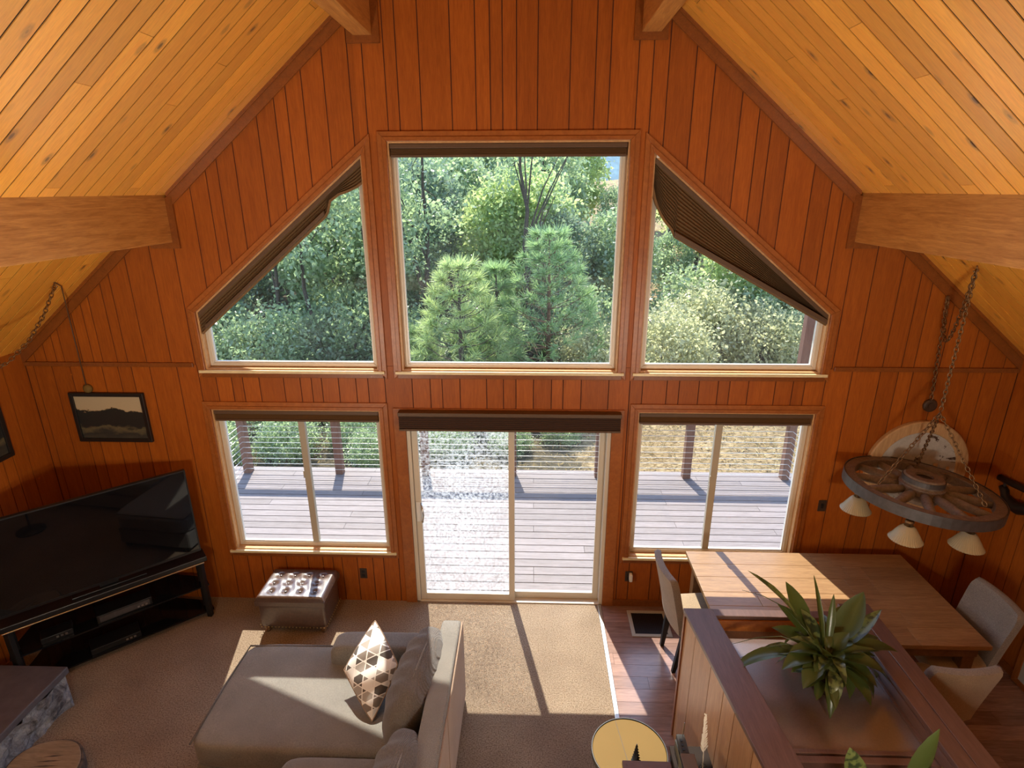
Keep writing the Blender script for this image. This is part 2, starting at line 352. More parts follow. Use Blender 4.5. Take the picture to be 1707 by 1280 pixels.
# ------------------------------------------------------------------ builders
def origin(o):
    v = Vector((0, 0, 0))
    while o is not None: v += o.location; o = o.parent
    return v
class MB:
    """collects shapes in world (or local) coordinates and links them as one mesh object"""
    def __init__(s): s.v = []; s.f = []
    def add(s, verts, faces):
        n = len(s.v); s.v += [tuple(p) for p in verts]; s.f += [tuple(i + n for i in f) for f in faces]; return s
    def box(s, x0, x1, y0, y1, z0, z1):
        return s.add([(x0, y0, z0), (x1, y0, z0), (x1, y1, z0), (x0, y1, z0), (x0, y0, z1), (x1, y0, z1), (x1, y1, z1), (x0, y1, z1)],
                     [(0, 3, 2, 1), (4, 5, 6, 7), (0, 1, 5, 4), (1, 2, 6, 5), (2, 3, 7, 6), (3, 0, 4, 7)])
    def hexa(s, p):   # 8 points, bottom loop then top loop
        return s.add(p, [(0, 3, 2, 1), (4, 5, 6, 7), (0, 1, 5, 4), (1, 2, 6, 5), (2, 3, 7, 6), (3, 0, 4, 7)])
    def prism(s, poly, a, b, axis='y'):
        n = len(poly)
        if axis == 'y': lo = [(p[0], a, p[1]) for p in poly]; hi = [(p[0], b, p[1]) for p in poly]
        elif axis == 'z': lo = [(p[0], p[1], a) for p in poly]; hi = [(p[0], p[1], b) for p in poly]
        else: lo = [(a, p[0], p[1]) for p in poly]; hi = [(b, p[0], p[1]) for p in poly]
        return s.add(lo + hi, [tuple(range(n)), tuple(range(2 * n - 1, n - 1, -1))] + [(i, i + n, (i + 1) % n + n, (i + 1) % n) for i in range(n)])
    def tube(s, pts, r, n=8, closed=False, caps=True):
        pts = [Vector(p) for p in pts]; m = len(pts)
        rr = r if isinstance(r, (list, tuple)) else [r] * m
        rings = []; prev = None
        for i, p in enumerate(pts):
            a = pts[(i - 1) % m] if (closed or i > 0) else p; c = pts[(i + 1) % m] if (closed or i < m - 1) else p
            t = (c - a).normalized()
            if prev is None:
                u = t.orthogonal().normalized()
            else:
                u = (prev - t * prev.dot(t))
                u = u.normalized() if u.length > 1e-6 else t.orthogonal().normalized()
            prev = u; w = t.cross(u)
            rings.append([p + (u * math.cos(2 * PI * k / n) + w * math.sin(2 * PI * k / n)) * rr[i] for k in range(n)])
        v = [q for rg in rings for q in rg]; f = []
        for i in range(m if closed else m - 1):
            j = (i + 1) % m
            for k in range(n): f.append((i * n + k, i * n + (k + 1) % n, j * n + (k + 1) % n, j * n + k))
        if caps and not closed: f += [tuple(range(n - 1, -1, -1)), tuple((m - 1) * n + k for k in range(n))]
        return s.add(v, f)
    def lathe(s, prof, c, n=32, axis='z', rib=0.0, nrib=0):
        v = []; f = []; m = len(prof)
        for i, (r, h) in enumerate(prof):
            for k in range(n):
                a = 2 * PI * k / n; q = r * (1 + rib * math.cos(nrib * a)) if rib else r
                x, y = q * math.cos(a), q * math.sin(a)
                v.append((c[0] + x, c[1] + y, c[2] + h) if axis == 'z' else (c[0] + x, c[1] + h, c[2] + y))
        for i in range(m - 1):
            for k in range(n):
                q = (i * n + k, i * n + (k + 1) % n, (i + 1) * n + (k + 1) % n, (i + 1) * n + k)
                f.append(q if axis == 'z' else q[::-1])
        lo = tuple(range(n - 1, -1, -1)); hi = tuple((m - 1) * n + k for k in range(n))
        f += [lo, hi] if axis == 'z' else [lo[::-1], hi[::-1]]
        return s.add(v, f)
    def rbox(s, c, half, k=6, n=8, rot=None, warp=None):
        """rounded box (superellipsoid) around c"""
        idx = {}; v = []; f = []
        def vid(p):
            key = tuple(round(q, 5) for q in p)
            if key not in idx:
                L = (abs(p[0]) ** k + abs(p[1]) ** k + abs(p[2]) ** k) ** (1 / k)
                q = Vector((p[0] / L * half[0], p[1] / L * half[1], p[2] / L * half[2]))
                if warp: q = Vector(warp(q))
                if rot: q = rot @ q
                idx[key] = len(v); v.append(q + Vector(c))
            return idx[key]
        g = [math.sin((2 * i / n - 1) * PI / 2) if k > 3 else 2 * i / n - 1 for i in range(n + 1)]
        for ax in range(3):
            for sg in (-1, 1):
                for i in range(n):
                    for j in range(n):
                        q = []
                        for (a, b) in ((i, j), (i + 1, j), (i + 1, j + 1), (i, j + 1)):
                            p = [0, 0, 0]; p[ax] = sg; p[(ax + 1) % 3] = g[a]; p[(ax + 2) % 3] = g[b]; q.append(vid(p))
                        f.append(tuple(q) if sg > 0 else tuple(q[::-1]))
        return s.add(v, f)
    def grid(s, P):
        m, n = len(P), len(P[0])
        return s.add([p for r in P for p in r], [(i * n + j, i * n + j + 1, (i + 1) * n + j + 1, (i + 1) * n + j) for i in range(m - 1) for j in range(n - 1)])
    def build(s, name, mat, parent=None, smooth=False, bevel=0.0, local=False, seg=2):
        me = bpy.data.meshes.new(name)
        o0 = origin(parent) if (parent and not local) else Vector((0, 0, 0))
        me.from_pydata([tuple(Vector(p) - o0) for p in s.v], [], s.f); me.validate(); me.update()
        me.materials.append(mat)
        ob = bpy.data.objects.new(name, me); COL.objects.link(ob)
        if parent: ob.parent = parent
        if smooth:
            me.polygons.foreach_set('use_smooth', [True] * len(me.polygons))
        if bevel:
            bv = ob.modifiers.new('bevel', 'BEVEL'); bv.width = bevel; bv.segments = seg; bv.limit_method = 'ANGLE'
        return ob
def tag(o, label, cat, group=None, kind=None):
    o['label'] = label; o['category'] = cat
    if group: o['group'] = group
    if kind: o['kind'] = kind
    return o
def thing(name, label, cat, loc=(0, 0, 0), rz=0.0, group=None, kind=None):
    o = bpy.data.objects.new(name, None); COL.objects.link(o); o.location = loc; o.rotation_euler = (0, 0, rz)
    o.empty_display_size = 0.1
    return tag(o, label, cat, group, kind)
def copy_tree(o, parent=None):
    c = o.copy(); COL.objects.link(c); c.parent = parent
    for ch in list(o.children): copy_tree(ch, c)
    return c
# ---- convex polygon tools for the panelled walls
def clip(poly, a, b, c):            # keep a*x+b*z<=c
    out = []; n = len(poly)
    for i in range(n):
        p, q = poly[i], poly[(i + 1) % n]
        dp = a * p[0] + b * p[1] - c; dq = a * q[0] + b * q[1] - c
        if dp <= 1e-9: out.append(p)
        if (dp < -1e-9 and dq > 1e-9) or (dp > 1e-9 and dq < -1e-9):
            t = dp / (dp - dq); out.append((p[0] + t * (q[0] - p[0]), p[1] + t * (q[1] - p[1])))
    return out
def parea(p): return 0.5 * abs(sum(p[i][0] * p[(i + 1) % len(p)][1] - p[(i + 1) % len(p)][0] * p[i][1] for i in range(len(p))))
def subtract(polys, hole):           # hole: convex, counter-clockwise
    res = []
    for poly in polys:
        rem = poly; inter = poly
        for i in range(len(hole)):
            p, q = hole[i], hole[(i + 1) % len(hole)]
            inter = clip(inter, q[1] - p[1], -(q[0] - p[0]), (q[1] - p[1]) * p[0] - (q[0] - p[0]) * p[1])
            if len(inter) < 3: break
        if len(inter) < 3 or parea(inter) < 1e-6:
            res.append(poly); continue
        for i in range(len(hole)):
            p, q = hole[i], hole[(i + 1) % len(hole)]
            a, b = q[1] - p[1], -(q[0] - p[0]); c = a * p[0] + b * p[1]      # outside: a x + b z > c
            outside = clip(rem, -a, -b, -c)
            if len(outside) > 2 and parea(outside) > 1e-6: res.append(outside)
            rem = clip(rem, a, b, c)
            if len(rem) < 3 or parea(rem) < 1e-7: rem = None; break
    return res

# ------------------------------------------------------------------ room shell
HALF = 4.33; APEX = 6.22; SL = 0.833
def roof(x): return APEX - SL * abs(x)
YB = -9.2
HC = [(-0.93, 2.445), (0.95, 2.445), (0.95, 4.31), (-0.93, 4.31)]
def trap(sg):
    xi, xo = 1.135, 2.68
    p = [(xi, 2.445), (xo, 2.445), (xo, 2.965), (xi, 2.965 + 0.81 * (xo - xi))]
    return p if sg > 0 else [(-p[i][0], p[i][1]) for i in (1, 0, 3, 2)]
HLL = [(-2.70, 0.585), (-1.155, 0.585), (-1.155, 2.075), (-2.70, 2.075)]
HLR = [(1.155, 0.575), (2.70, 0.575), (2.70, 2.085), (1.155, 2.085)]
HD = [(-0.93, -0.2), (0.93, -0.2), (0.93, 2.03), (-0.93, 2.03)]
HOLES = [HC, trap(-1), trap(1), HLL, HLR, HD]
gU = [-4.223, -4.12, -4.027, -3.955, -3.791, -3.689, -3.607, -3.474, -3.382, -3.209, -2.985, -2.773, -2.55, -2.40, -2.30, -2.15, -1.93, -1.78, -1.68, -1.55,
      -1.377, -1.182, -1.071, -.91, -.817, -.648, -.413, -.228, -.119, -.027, .078, .236, .476, .663, .771, .977, 1.084, 1.199, 1.396,
      1.54, 1.76, 1.90, 2.0, 2.15, 2.37, 2.52, 2.62, 2.775, 2.968, 3.195, 3.353, 3.455, 3.667, 3.917, 4.028, 4.198]
gL = [-4.259, -4.091, -3.924, -3.819, -3.632, -3.486, -3.362, -3.196, -2.948, -2.762, -2.61, -2.47, -2.37, -2.22, -2.0, -1.85, -1.75, -1.658, -1.506, -1.35, -1.242, -1.091,
      -.849, -.688, -.582, -.424, -.188, -.039, .071, .225, .384, .486, .644, .884, 1.067, 1.178, 1.389, 1.496, 1.666, 1.83, 1.93, 2.09, 2.32, 2.47, 2.57, 2.74,
      2.954, 3.189, 3.34, 3.462, 3.667, 3.923, 4.059, 4.198]
def planks(mb, grooves, x0, x1, polyfn, holes, y0, y1, g=0.0042):
    xs = [x0] + [x for x in grooves if x0 < x < x1] + [x1]
    for a, b in zip(xs[:-1], xs[1:]):
        for poly in polyfn(a + g, b - g):
            polys = [poly]
            for h in holes: polys = subtract(polys, h)
            for p in polys: mb.prism(p, y0, y1)
def upper(a, b):
    parts = [(a, min(b, 0)), (max(a, 0), b)] if a < 0 < b else [(a, b)]
    return [[(p, 2.492), (q, 2.492), (q, roof(q) + .01), (p, roof(p) + .01)] for p, q in parts]
def lower(a, b): return [[(a, 0), (b, 0), (b, 2.488), (a, 2.488)]]
mb = MB(); planks(mb, gU, -HALF, HALF, upper, HOLES, 0, .006); planks(mb, gL, -HALF, HALF, lower, HOLES, 0, .006)
wall_front = tag(mb.build('wall_front', M['panel']), 'orange stained board gable wall with grooves around the windows', 'wall', kind='structure')
back = [[(-HALF, -.2), (HALF, -.2), (HALF, roof(HALF)), (0, APEX), (-HALF, roof(HALF))]]
for h in HOLES: back = subtract(back, h)
mb = MB()
for p in back: mb.prism(p, .0055, .15)
mb.build('backing', M['groove'], wall_front)
# side walls and the wall at the back of the loft
for sg, nm, lab in ((-1, 'wall_left', 'panelled side wall behind the television corner'), (1, 'wall_right', 'panelled side wall beside the dining table')):
    mb = MB(); y = -0.0; pat = [.225, .145, .10, .14]; i = 0
    while y > YB:
        w = pat[i % 4]; i += 1
        x0 = sg * HALF; x1 = sg * (HALF + .006)
        mb.box(min(x0, x1), max(x0, x1), y - w + .0042, y - .0042, 0, roof(HALF) + .02); y -= w
    w = tag(mb.build(nm, M['panel']), lab, 'wall', kind='structure')
    mb = MB(); mb.box(*sorted((sg * (HALF + .0055), sg * (HALF + .14))), YB, .15, -.2, roof(HALF) + .04); mb.build('backing', M['groove'], w)
bk = [[(-HALF, -.2), (HALF, -.2), (HALF, roof(HALF)), (0, APEX), (-HALF, roof(HALF))]]
mb = MB()
for p in bk: mb.prism(p, YB - .12, YB)
tag(mb.build('wall_back', M['panel']), 'panelled gable wall at the back of the loft', 'wall', kind='structure')
mb = MB(); mb.box(-HALF, HALF, YB, -4.35, 2.40, 2.62)
tag(mb.build('floor_loft', M['carpet']), 'carpeted loft floor overlooking the room', 'floor', kind='structure')
# floors
XS = 0.905
mb = MB(); mb.box(-HALF, XS, YB, 0.012, -.2, 0)
tag(mb.build('floor', M['carpet']), 'brown carpet floor of the sitting area', 'floor', kind='structure')
mb = MB(); y = .012; k = 0
while y > -6:
    x = XS - (k * .47) % 1.2
    while x < HALF:
        a, b = max(x, XS), min(x + 1.2, HALF)
        if b - a > .01: mb.box(a + .001, b - .001, y - .13 + .0012, y - .0012, -.02, 0.004)
        x += 1.2
    y -= .13; k += 1
fl = tag(mb.build('floor_dining', M['laminate']), 'dark laminate plank floor of the dining area', 'floor', kind='structure')
mb = MB(); mb.box(XS, HALF, YB, .012, -.2, -.004); mb.build('subfloor', M['groove'], fl)
mb = MB(); mb.prism([(XS - .022, 0), (XS + .022, 0), (XS + .016, .010), (XS - .016, .010)], -6, -.01)
tag(mb.build('trim_threshold', M['steel'], bevel=.002), 'metal strip where carpet meets laminate', 'trim', kind='structure')
# ceiling planks, both slopes, running up the slope
for sg, nm, lab in ((-1, 'ceiling', 'knotty pine plank ceiling slope above the television side'), (1, 'ceiling.001', 'knotty pine plank ceiling slope above the dining side')):
    mb = MB(); y = 0.0; nx, nz = sg * SL / math.hypot(1, SL), 1 / math.hypot(1, SL)
    def slab(mb, x0, x1, ya, yb, d0, d1):
        P = []
        for d in (d0, d1):
            for x, yy in ((x0, ya), (x1, ya), (x1, yb), (x0, yb)): P.append((sg * x + nx * d, yy, APEX - SL * x + nz * d))
        if sg < 0: P = [P[i] for i in (1, 0, 3, 2, 5, 4, 7, 6)]
        mb.hexa(P)
    k = 0; splits = [2.1, 3.4, 1.3, 2.7, 3.9, 1.8]
    while y > YB:
        c = splits[k % 6]; k += 1
        slab(mb, 0, c - .001, y - .127 + .006, y - .006, 0, .0045); slab(mb, c + .001, HALF + .05, y - .127 + .006, y - .006, 0, .0045); y -= .127
    ce = tag(mb.build(nm, M['pine']), lab, 'ceiling', kind='structure')
    mb = MB(); slab(mb, 0, HALF + .4, YB, .15, .004, .12); mb.build('backing', M['pine_gap'], ce)
    mb = MB()                                           # the overhang runs out to a prow at the ridge
    for (xa, ya), (xb, yb) in zip([(0, 1.78), (1.14, 1.36), (2.6, 1.16)], [(1.14, 1.36), (2.6, 1.16), (HALF + .5, 1.12)]):
        P = []
        for dd in (0, .22):
            for x, yy in ((xa, .15), (xb, .15), (xb, yb), (xa, ya)): P.append((sg * x + nx * dd, yy, APEX - SL * x + nz * dd))
        if sg < 0: P = [P[i] for i in (1, 0, 3, 2, 5, 4, 7, 6)]
        mb.hexa(P)
    tag(mb.build('trim_roof_overhang', M['beam']), 'roof overhang outside above the ' + ('television' if sg < 0 else 'dining') + ' side of the gable', 'roof', kind='structure')
    # rake trim along the gable wall, between and beside the beams
    mb = MB(); tw = .118
    for a, b in ((0.0, .96), (1.16, 2.74), (2.93, HALF)):
        mb.prism([(sg * a, roof(a) - tw), (sg * b, roof(b) - tw), (sg * b, roof(b)), (sg * a, roof(a))], -.02, -.0005)
        mb.prism([(sg * a, roof(a) - .03), (sg * b, roof(b) - .03), (sg * b, roof(b)), (sg * a, roof(a))], -.032, -.0202)
    tag(mb.build('trim_rake', M['trim']), 'stained rake board under the ceiling on the ' + ('television' if sg < 0 else 'dining') + ' side', 'trim', kind='structure')
    side = 'television' if sg < 0 else 'dining'
    for xa, xb, zb, lv in ((2.76, 2.90, 3.55, 'lower'), (.985, 1.125, 5.03, 'upper')):
        mb = MB()
        P = [(sg * xa, zb), (sg * xb, zb), (sg * xb, roof(xb) + .005), (sg * xa, roof(xa) + .005)]
        mb.prism(P, YB, -.001)
        bo = tag(mb.build('ceiling_beam', M['beam'], bevel=.006), lv + ' solid fir roof beam on the ' + side + ' side', 'beam', kind='structure')
        mb = MB(); zt = roof(xb) - .01
        x0, x1 = sorted((sg * (xa - .055), sg * (xa + .0)));  mb.box(x0, x1, -.022, -.0008, zb - .05, roof(xa) - .02)
        x0, x1 = sorted((sg * (xb + .0), sg * (xb + .05)));  mb.box(x0, x1, -.022, -.0008, zb - .05, zt - .06)
        x0, x1 = sorted((sg * xa, sg * xb)); mb.box(x0, x1, -.022, -.0008, zb - .05, zb)
        mb.build('beam_collar', M['trim'], bo)
# belt trim, baseboards
mb = MB(); mb.box(-HALF, -2.79, -.016, -.0005, 2.472, 2.51); tag(mb.build('trim_belt', M['trim'], bevel=.003), 'belt moulding on the gable wall above the landscape painting', 'trim', kind='structure')
mb = MB(); mb.box(2.79, HALF, -.016, -.0005, 2.472, 2.51); tag(mb.build('trim_belt', M['trim'], bevel=.003), 'belt moulding on the gable wall above the round plaque', 'trim', kind='structure')
mb = MB(); mb.box(1.03, HALF, -.016, -.0005, 0, .075); tag(mb.build('baseboard_front', M['trim'], bevel=.003), 'baseboard under the dining side window', 'baseboard', kind='structure')
for sg, nm in ((-1, 'baseboard_left'), (1, 'baseboard_right')):
    mb = MB(); mb.box(*sorted((sg * HALF, sg * (HALF - .014))), YB, -.02, 0, .075); tag(mb.build(nm, M['trim']), 'baseboard along the ' + ('television' if sg < 0 else 'dining') + ' side wall', 'baseboard', kind='structure')

# ------------------------------------------------------------------ windows and door
def inset(poly, d):
    n = len(poly); out = []
    for i in range(n):
        p0, p1, p2 = (Vector(poly[(i + k) % n]) for k in (-1, 0, 1))
        e1 = (p1 - p0).normalized(); e2 = (p2 - p1).normalized()
        n1 = Vector((-e1.y, e1.x)); n2 = Vector((-e2.y, e2.x))
        b = (n1 + n2); b = b / b.length; out.append(tuple(p1 + b * (d / max(.2, b.dot(n1)))))
    return out
def ring(mb, outer, inner, y0, y1):
    n = len(outer)
    for i in range(n):
        j = (i + 1) % n
        mb.prism([outer[i], outer[j], inner[j], inner[i]], y0, y1)
def window(nm, hole, label, cas=.072, slider=None, skip_bottom=True):
    w = thing(nm, label, 'window', (0, .07, hole[0][1]), kind='structure')
    mb = MB(); ring(mb, hole, inset(hole, .014), -.004, .14); mb.build('jamb', M['jamb'], w)
    out = inset(hole, -cas); mb = MB(); n = len(hole)
    mid = inset(hole, -cas * .45)
    for i in range(n):
        j = (i + 1) % n
        if i == 0: continue                                  # the bottom edge carries the sill
        mb.prism([out[i], out[j], hole[j], hole[i]], -.016, -.0005)
        mb.prism([mid[i], mid[j], hole[j], hole[i]], -.026, -.0165)
    mb.build('casing', M['casing'], w, bevel=.003)
    zb = hole[0][1]; x0, x1 = hole[0][0], hole[1][0]
    mb = MB(); mb.box(x0 - .055, x1 + .055, -.034, .015, zb - .022, zb + .004); mb.build('sill', M['sill'], w, bevel=.003)
    mb = MB(); mb.box(x0 - .04, x1 + .04, -.016, -.0005, zb - .065, zb - .022); mb.build('apron', M['trim'], w, bevel=.003)
    fo = inset(hole, .014); fi = inset(hole, .050)
    mb = MB(); ring(mb, fo, fi, .055, .105); mb.build('frame', M['vinyl'], w, bevel=.003)
    bead = inset(hole, .062); mb = MB(); ring(mb, fi, bead, .066, .094); mb.build('glazing_bead', M['white_vinyl'], w)
    if slider is None:
        mb = MB(); mb.prism(bead, .077, .083); mb.build('pane', M['glass'], w)
    else:
        xm = slider; z0, z1 = bead[0][1], bead[2][1]; a, b = bead[0][0], bead[1][0]
        mb = MB(); mb.box(xm - .03, xm + .03, .052, .098, z0, z1); mb.build('mullion', M['bronze'], w, bevel=.003)
        mb = MB(); mb.box(xm - .036, xm - .018, .044, .054, 1.36, 1.43); mb.build('latch', M['bronze'], w)
        for p, q in ((a, xm - .03), (xm + .03, b)):
            mb = MB(); mb.box(p, q, .077, .083, z0, z1); mb.build('pane', M['glass'], w)
    return w
window('window_1', HC, 'large square upper window in the middle of the gable')
window('window_2', trap(-1), 'sloped upper window on the television side')
window('window_3', trap(1), 'sloped upper window on the dining side')
window('window_4', HLL, 'sliding lower window above the leather ottoman', slider=-1.915)
window('window_5', HLR, 'sliding lower window behind the dining table', slider=1.905)
# sliding glass door
d = thing('door_1', 'sliding glass patio door onto the deck', 'door', (0, .07, 0), kind='structure')
mb = MB()
for sg in (-1, 1): mb.box(*sorted((sg * .93, sg * 1.035)), -.018, -.0005, 0, 2.10)
mb.box(-.93, .93, -.018, -.0005, 2.03, 2.10); mb.build('casing', M['casing'], d, bevel=.003)
mb = MB()
for sg in (-1, 1): mb.box(*sorted((sg * .93, sg * .895)), -.002, .13, -.02, 2.03)
mb.box(-.895, .895, -.002, .13, 1.995, 2.03); mb.box(-.93, .93, -.002, .13, -.02, .012); mb.build('door_frame', M['vinyl'], d, bevel=.003)
def leafdoor(a, b, y0, mat, nm):
    p = MB(); p.box(a, a + .055, y0, y0 + .035, .014, 1.99); p.box(b - .055, b, y0, y0 + .035, .014, 1.99)
    p.box(a + .055, b - .055, y0, y0 + .035, .014, .085); p.box(a + .055, b - .055, y0, y0 + .035, 1.93, 1.99)
    fr = p.build(nm, M['vinyl'], d, bevel=.003)
    q = MB(); q.box(a + .055, b - .055, y0 + .014, y0 + .021, .085, 1.93); q.build('pane', mat, fr)
    return fr
sl = leafdoor(-.892, .055, .022, M['dirty_glass'], 'sliding_panel')
leafdoor(.0, .892, .070, M['glass'], 'fixed_panel')
mb = MB(); mb.box(-.885, -.845, .012, .023, .92, 1.13); h = mb.build('handle', M['white_vinyl'], sl, bevel=.003)
mb = MB(); mb.tube([(-.835, .015, 1.12), (-.820, -.025, 1.10), (-.808, -.04, 1.02), (-.820, -.025, .94), (-.835, .015, .92)], .009, 8); mb.build('pull', M['steel'], h, smooth=True)

# blinds (each hangs in front of its window: a thing of its own)
def roll(nm, label, x0, x1, z0, z1, yc=-.012, depth=.05, fab='shade'):
    t = thing(nm, label, 'blind', ((x0 + x1) / 2, yc, z1), group=None)
    mb = MB(); mb.box(x0, x1, yc - depth / 2 - .004, yc + depth / 2 + .004, z1 - .035, z1); mb.build('headrail', M['rail'], t, bevel=.004)
    mb = MB(); n = 6; h = (z1 - .036 - z0 - .02) / n
    for i in range(n):
        zc = z0 + .02 + h * (i + .5)
        mb.prism([(-depth / 2, zc), (-depth * .3, zc - h * .49), (depth * .3, zc - h * .49), (depth / 2, zc), (depth * .3, zc + h * .49), (-depth * .3, zc + h * .49)], x0 + .006, x1 - .006, 'x')
    mb.v = [(p[0], p[1] + yc, p[2]) for p in mb.v]; mb.build('folded_shade', M[fab], t)
    mb = MB(); mb.box(x0 + .004, x1 - .004, yc - depth / 2, yc + depth / 2, z0, z0 + .019); mb.build('bottom_rail', M['rail'], t, bevel=.003)
    return t
roll('cellular_blind', 'raised brown cellular blind across the top of the large square window', -.91, .93, 4.195, 4.294, .022, .05)
roll('cellular_blind', 'raised brown cellular blind above the leather ottoman window', -2.682, -1.173, 1.955, 2.060, .022, .05)
roll('cellular_blind', 'raised brown cellular blind above the dining side sliding window', 1.173, 2.682, 1.965, 2.070, .022, .05)
roll('cellular_blind', 'wide dark cellular blind mounted over the patio door', -.975, 1.0, 1.915, 2.09, -.062, .075, 'doorblind')
# sloped shades: pleats parallel to the rake, sagging at the upper end
def slope_shade(label, sg, lower_edge, npl):
    xi, xo = 1.150, 2.665
    top = lambda x: 2.965 + .81 * (2.68 - x) - .018
    t = thing('sloped_cellular_blind', label, 'blind', (sg * 1.9, .02, 3.5))
    mb = MB(); L = .03
    for x0, x1 in ((xi, xo),):
        P = [(sg * x0, top(x0)), (sg * x1, top(x1)), (sg * x1, top(x1) - .04), (sg * x0, top(x0) - .04)]
        mb.prism(P if sg < 0 else P[::-1], -.008, .048)
    mb.build('headrail', M['rail'], t, bevel=.003)
    NX = 60; rows = 2 * npl
    P = []
    for r in range(rows + 1):
        row = []
        for i in range(NX + 1):
            u = i / NX; x = xi + (xo - xi) * u
            zt = top(x) - .041; zb = min(lower_edge(x), zt - .012)
            f = r / rows
            row.append((sg * x, .008 + (.012 if r % 2 else -.012), zt + (zb - zt) * f))
        P.append(row)
    mb = MB(); mb.grid(P if sg > 0 else [rw[::-1] for rw in P]); so = mb.build('pleated_shade', M['shade'], t)
    md = so.modifiers.new('thickness', 'SOLIDIFY'); md.thickness = .02; md.offset = 1
    return t, top
def interp(pts):
    def f(x):
        for (a, za), (b, zb) in zip(pts[:-1], pts[1:]):
            if a <= x <= b:
                u = (x - a) / (b - a); return za + (zb - za) * u
        return pts[-1][1] if x > pts[-1][0] else pts[0][1]
    return f
Le = interp([(1.15, 4.02), (1.20, 3.985), (1.27, 3.955), (1.35, 3.93), (1.43, 3.875), (1.45, 3.80), (1.48, 3.755), (2.61, 2.825), (2.7, 2.75)])
t, top = slope_shade('sloped brown blind folded along the rake, television side', -1, Le, 5)
mb = MB(); P = [(-1.47, Le(1.47) + .03), (-2.61, 2.855), (-2.61, 2.82), (-1.47, Le(1.47) - .005)]; mb.prism(P, -.03, .0); mb.build('bottom_rail', M['rail'], t, bevel=.003)
Re = interp([(1.15, 3.98), (1.17, 3.90), (1.21, 3.80), (1.27, 3.71), (1.325, 3.655), (1.345, 3.60), (2.70, 2.865), (2.8, 2.8)])
t, top = slope_shade('sloped brown blind sagging at its upper end, dining side', 1, Re, 13)
mb = MB(); P = [(1.34, Re(1.35) + .035), (1.34, Re(1.35) - .004), (2.655, Re(2.655) - .004), (2.655, Re(2.655) + .035)]; mb.prism(P, -.03, .0); mb.build('bottom_rail', M['rail'], t, bevel=.003)
for x in (1.17,):
    mb = MB(); mb.rbox((1.168, -.012, 4.20), (.014, .008, .02), 5, 4); mb.build('cord_knob', M['white_vinyl'], t, smooth=True)

# outlets, switch
def plate(nm, x, z, label, cat, kind):
    t = thing(nm, label, cat, (x, 0, z))
    mb = MB(); mb.box(x - .036, x + .036, -.007, -.0005, z - .058, z + .058); mb.build('cover_plate', M['plate'], t, bevel=.003)
    mb = MB()
    if kind == 'outlet':
        for s in (-1, 1): mb.box(x - .017, x + .017, -.0095, -.0071, z + s * .022 - .015, z + s * .022 + .015)
        mb.build('socket_face', M['black'], t, bevel=.002)
    else:
        mb.box(x - .012, x + .012, -.012, -.0071, z - .025, z + .025); mb.build('rocker', M['black'], t, bevel=.002)
    return t
plate('wall_outlet', -1.455, .327, 'dark brown wall outlet beside the ottoman', 'outlet', 'outlet')
p = plate('wall_outlet', 1.178, .35, 'dark brown wall outlet with plugged in white adapter beside the patio door', 'outlet', 'outlet')
mb = MB(); mb.rbox((1.192, -.035, .36), (.016, .025, .042), 6, 6); tag(mb.build('plug_adapter', M['white_vinyl'], None, smooth=True), 'small white plug in adapter in the outlet by the patio door', 'adapter')
plate('light_switch', 2.91, 1.166, 'dark brown light switch beside the dining side window', 'switch', 'switch')
t = thing('ceiling_cord_outlet', 'round brown wall junction cover above the round plaque', 'outlet cover', (3.66, 0, 2.17))
mb = MB(); mb.lathe([(.058, 0), (.058, -.018), (.050, -.026), (.02, -.028)], (3.66, -.0005, 2.17), 28, 'y'); mb.build('cover', M['pot'], t, smooth=True)
mb = MB(); mb.lathe([(.03, 0), (.03, -.006)], (3.66, -.0285, 2.17), 20, 'y'); mb.build('screw_cap', M['plate'], t)

# floor register
t = thing('floor_vent', 'metal floor vent in the laminate near the patio door', 'vent', (1.35, -.26, .004))
mb = MB(); ring(mb, [(1.165, -.435), (1.54, -.435), (1.54, -.085), (1.165, -.085)], [(1.20, -.40), (1.505, -.40), (1.505, -.12), (1.20, -.12)], 0, 1)
mb.v = [(p[0], p[2], .0045 + .008 * p[1]) for p in mb.v]; mb.f = [f[::-1] for f in mb.f]; mb.build('vent_frame', M['bronze'], t, bevel=.002)
mb = MB()
for i in range(18): mb.box(1.203 + i * .0168, 1.211 + i * .0168, -.40, -.12, .005, .009)
mb.build('grille', M['blackmetal'], t)
mb = MB(); mb.box(1.2, 1.505, -.40, -.12, .0042, .0048); mb.build('vent_well', M['black'], t)

# ------------------------------------------------------------------ sectional sofa
so = thing('sectional_sofa', 'dark taupe sectional sofa with wide chaise seat in front of the patio door', 'sofa', (-1.2, -2.2, 0))
mb = MB(); mb.box(-2.04, -.32, -2.02, -1.12, .06, .27); mb.box(-1.36, -.32, -3.75, -2.02, .06, .27); mb.build('base', M['sofa'], so, bevel=.02)
mb = MB(); mb.rbox((-1.275, -1.56, .365), (.805, .475, .105), 9, 12); mb.build('chaise_cushion', M['sofa'], so, smooth=True)
mb = MB(); mb.tube([(-2.05, -2.005, .46), (-2.06, -1.56, .463), (-2.05, -1.13, .46), (-1.3, -1.115, .463)], .007, 6); mb.build('cushion_piping', M['cord'], so, smooth=True)
for yc in (-2.46, -3.28):
    mb = MB(); mb.rbox((-.93, yc, .365), (.46, .405, .105), 9, 10); mb.build('seat_cushion', M['sofa'], so, smooth=True)
# arm at the window end: a padded roll over a straight panel
mb = MB(); mb.rbox((-.885, -1.215, .40), (.455, .105, .235), 7, 12); mb.build('arm', M['sofa'], so, smooth=True)
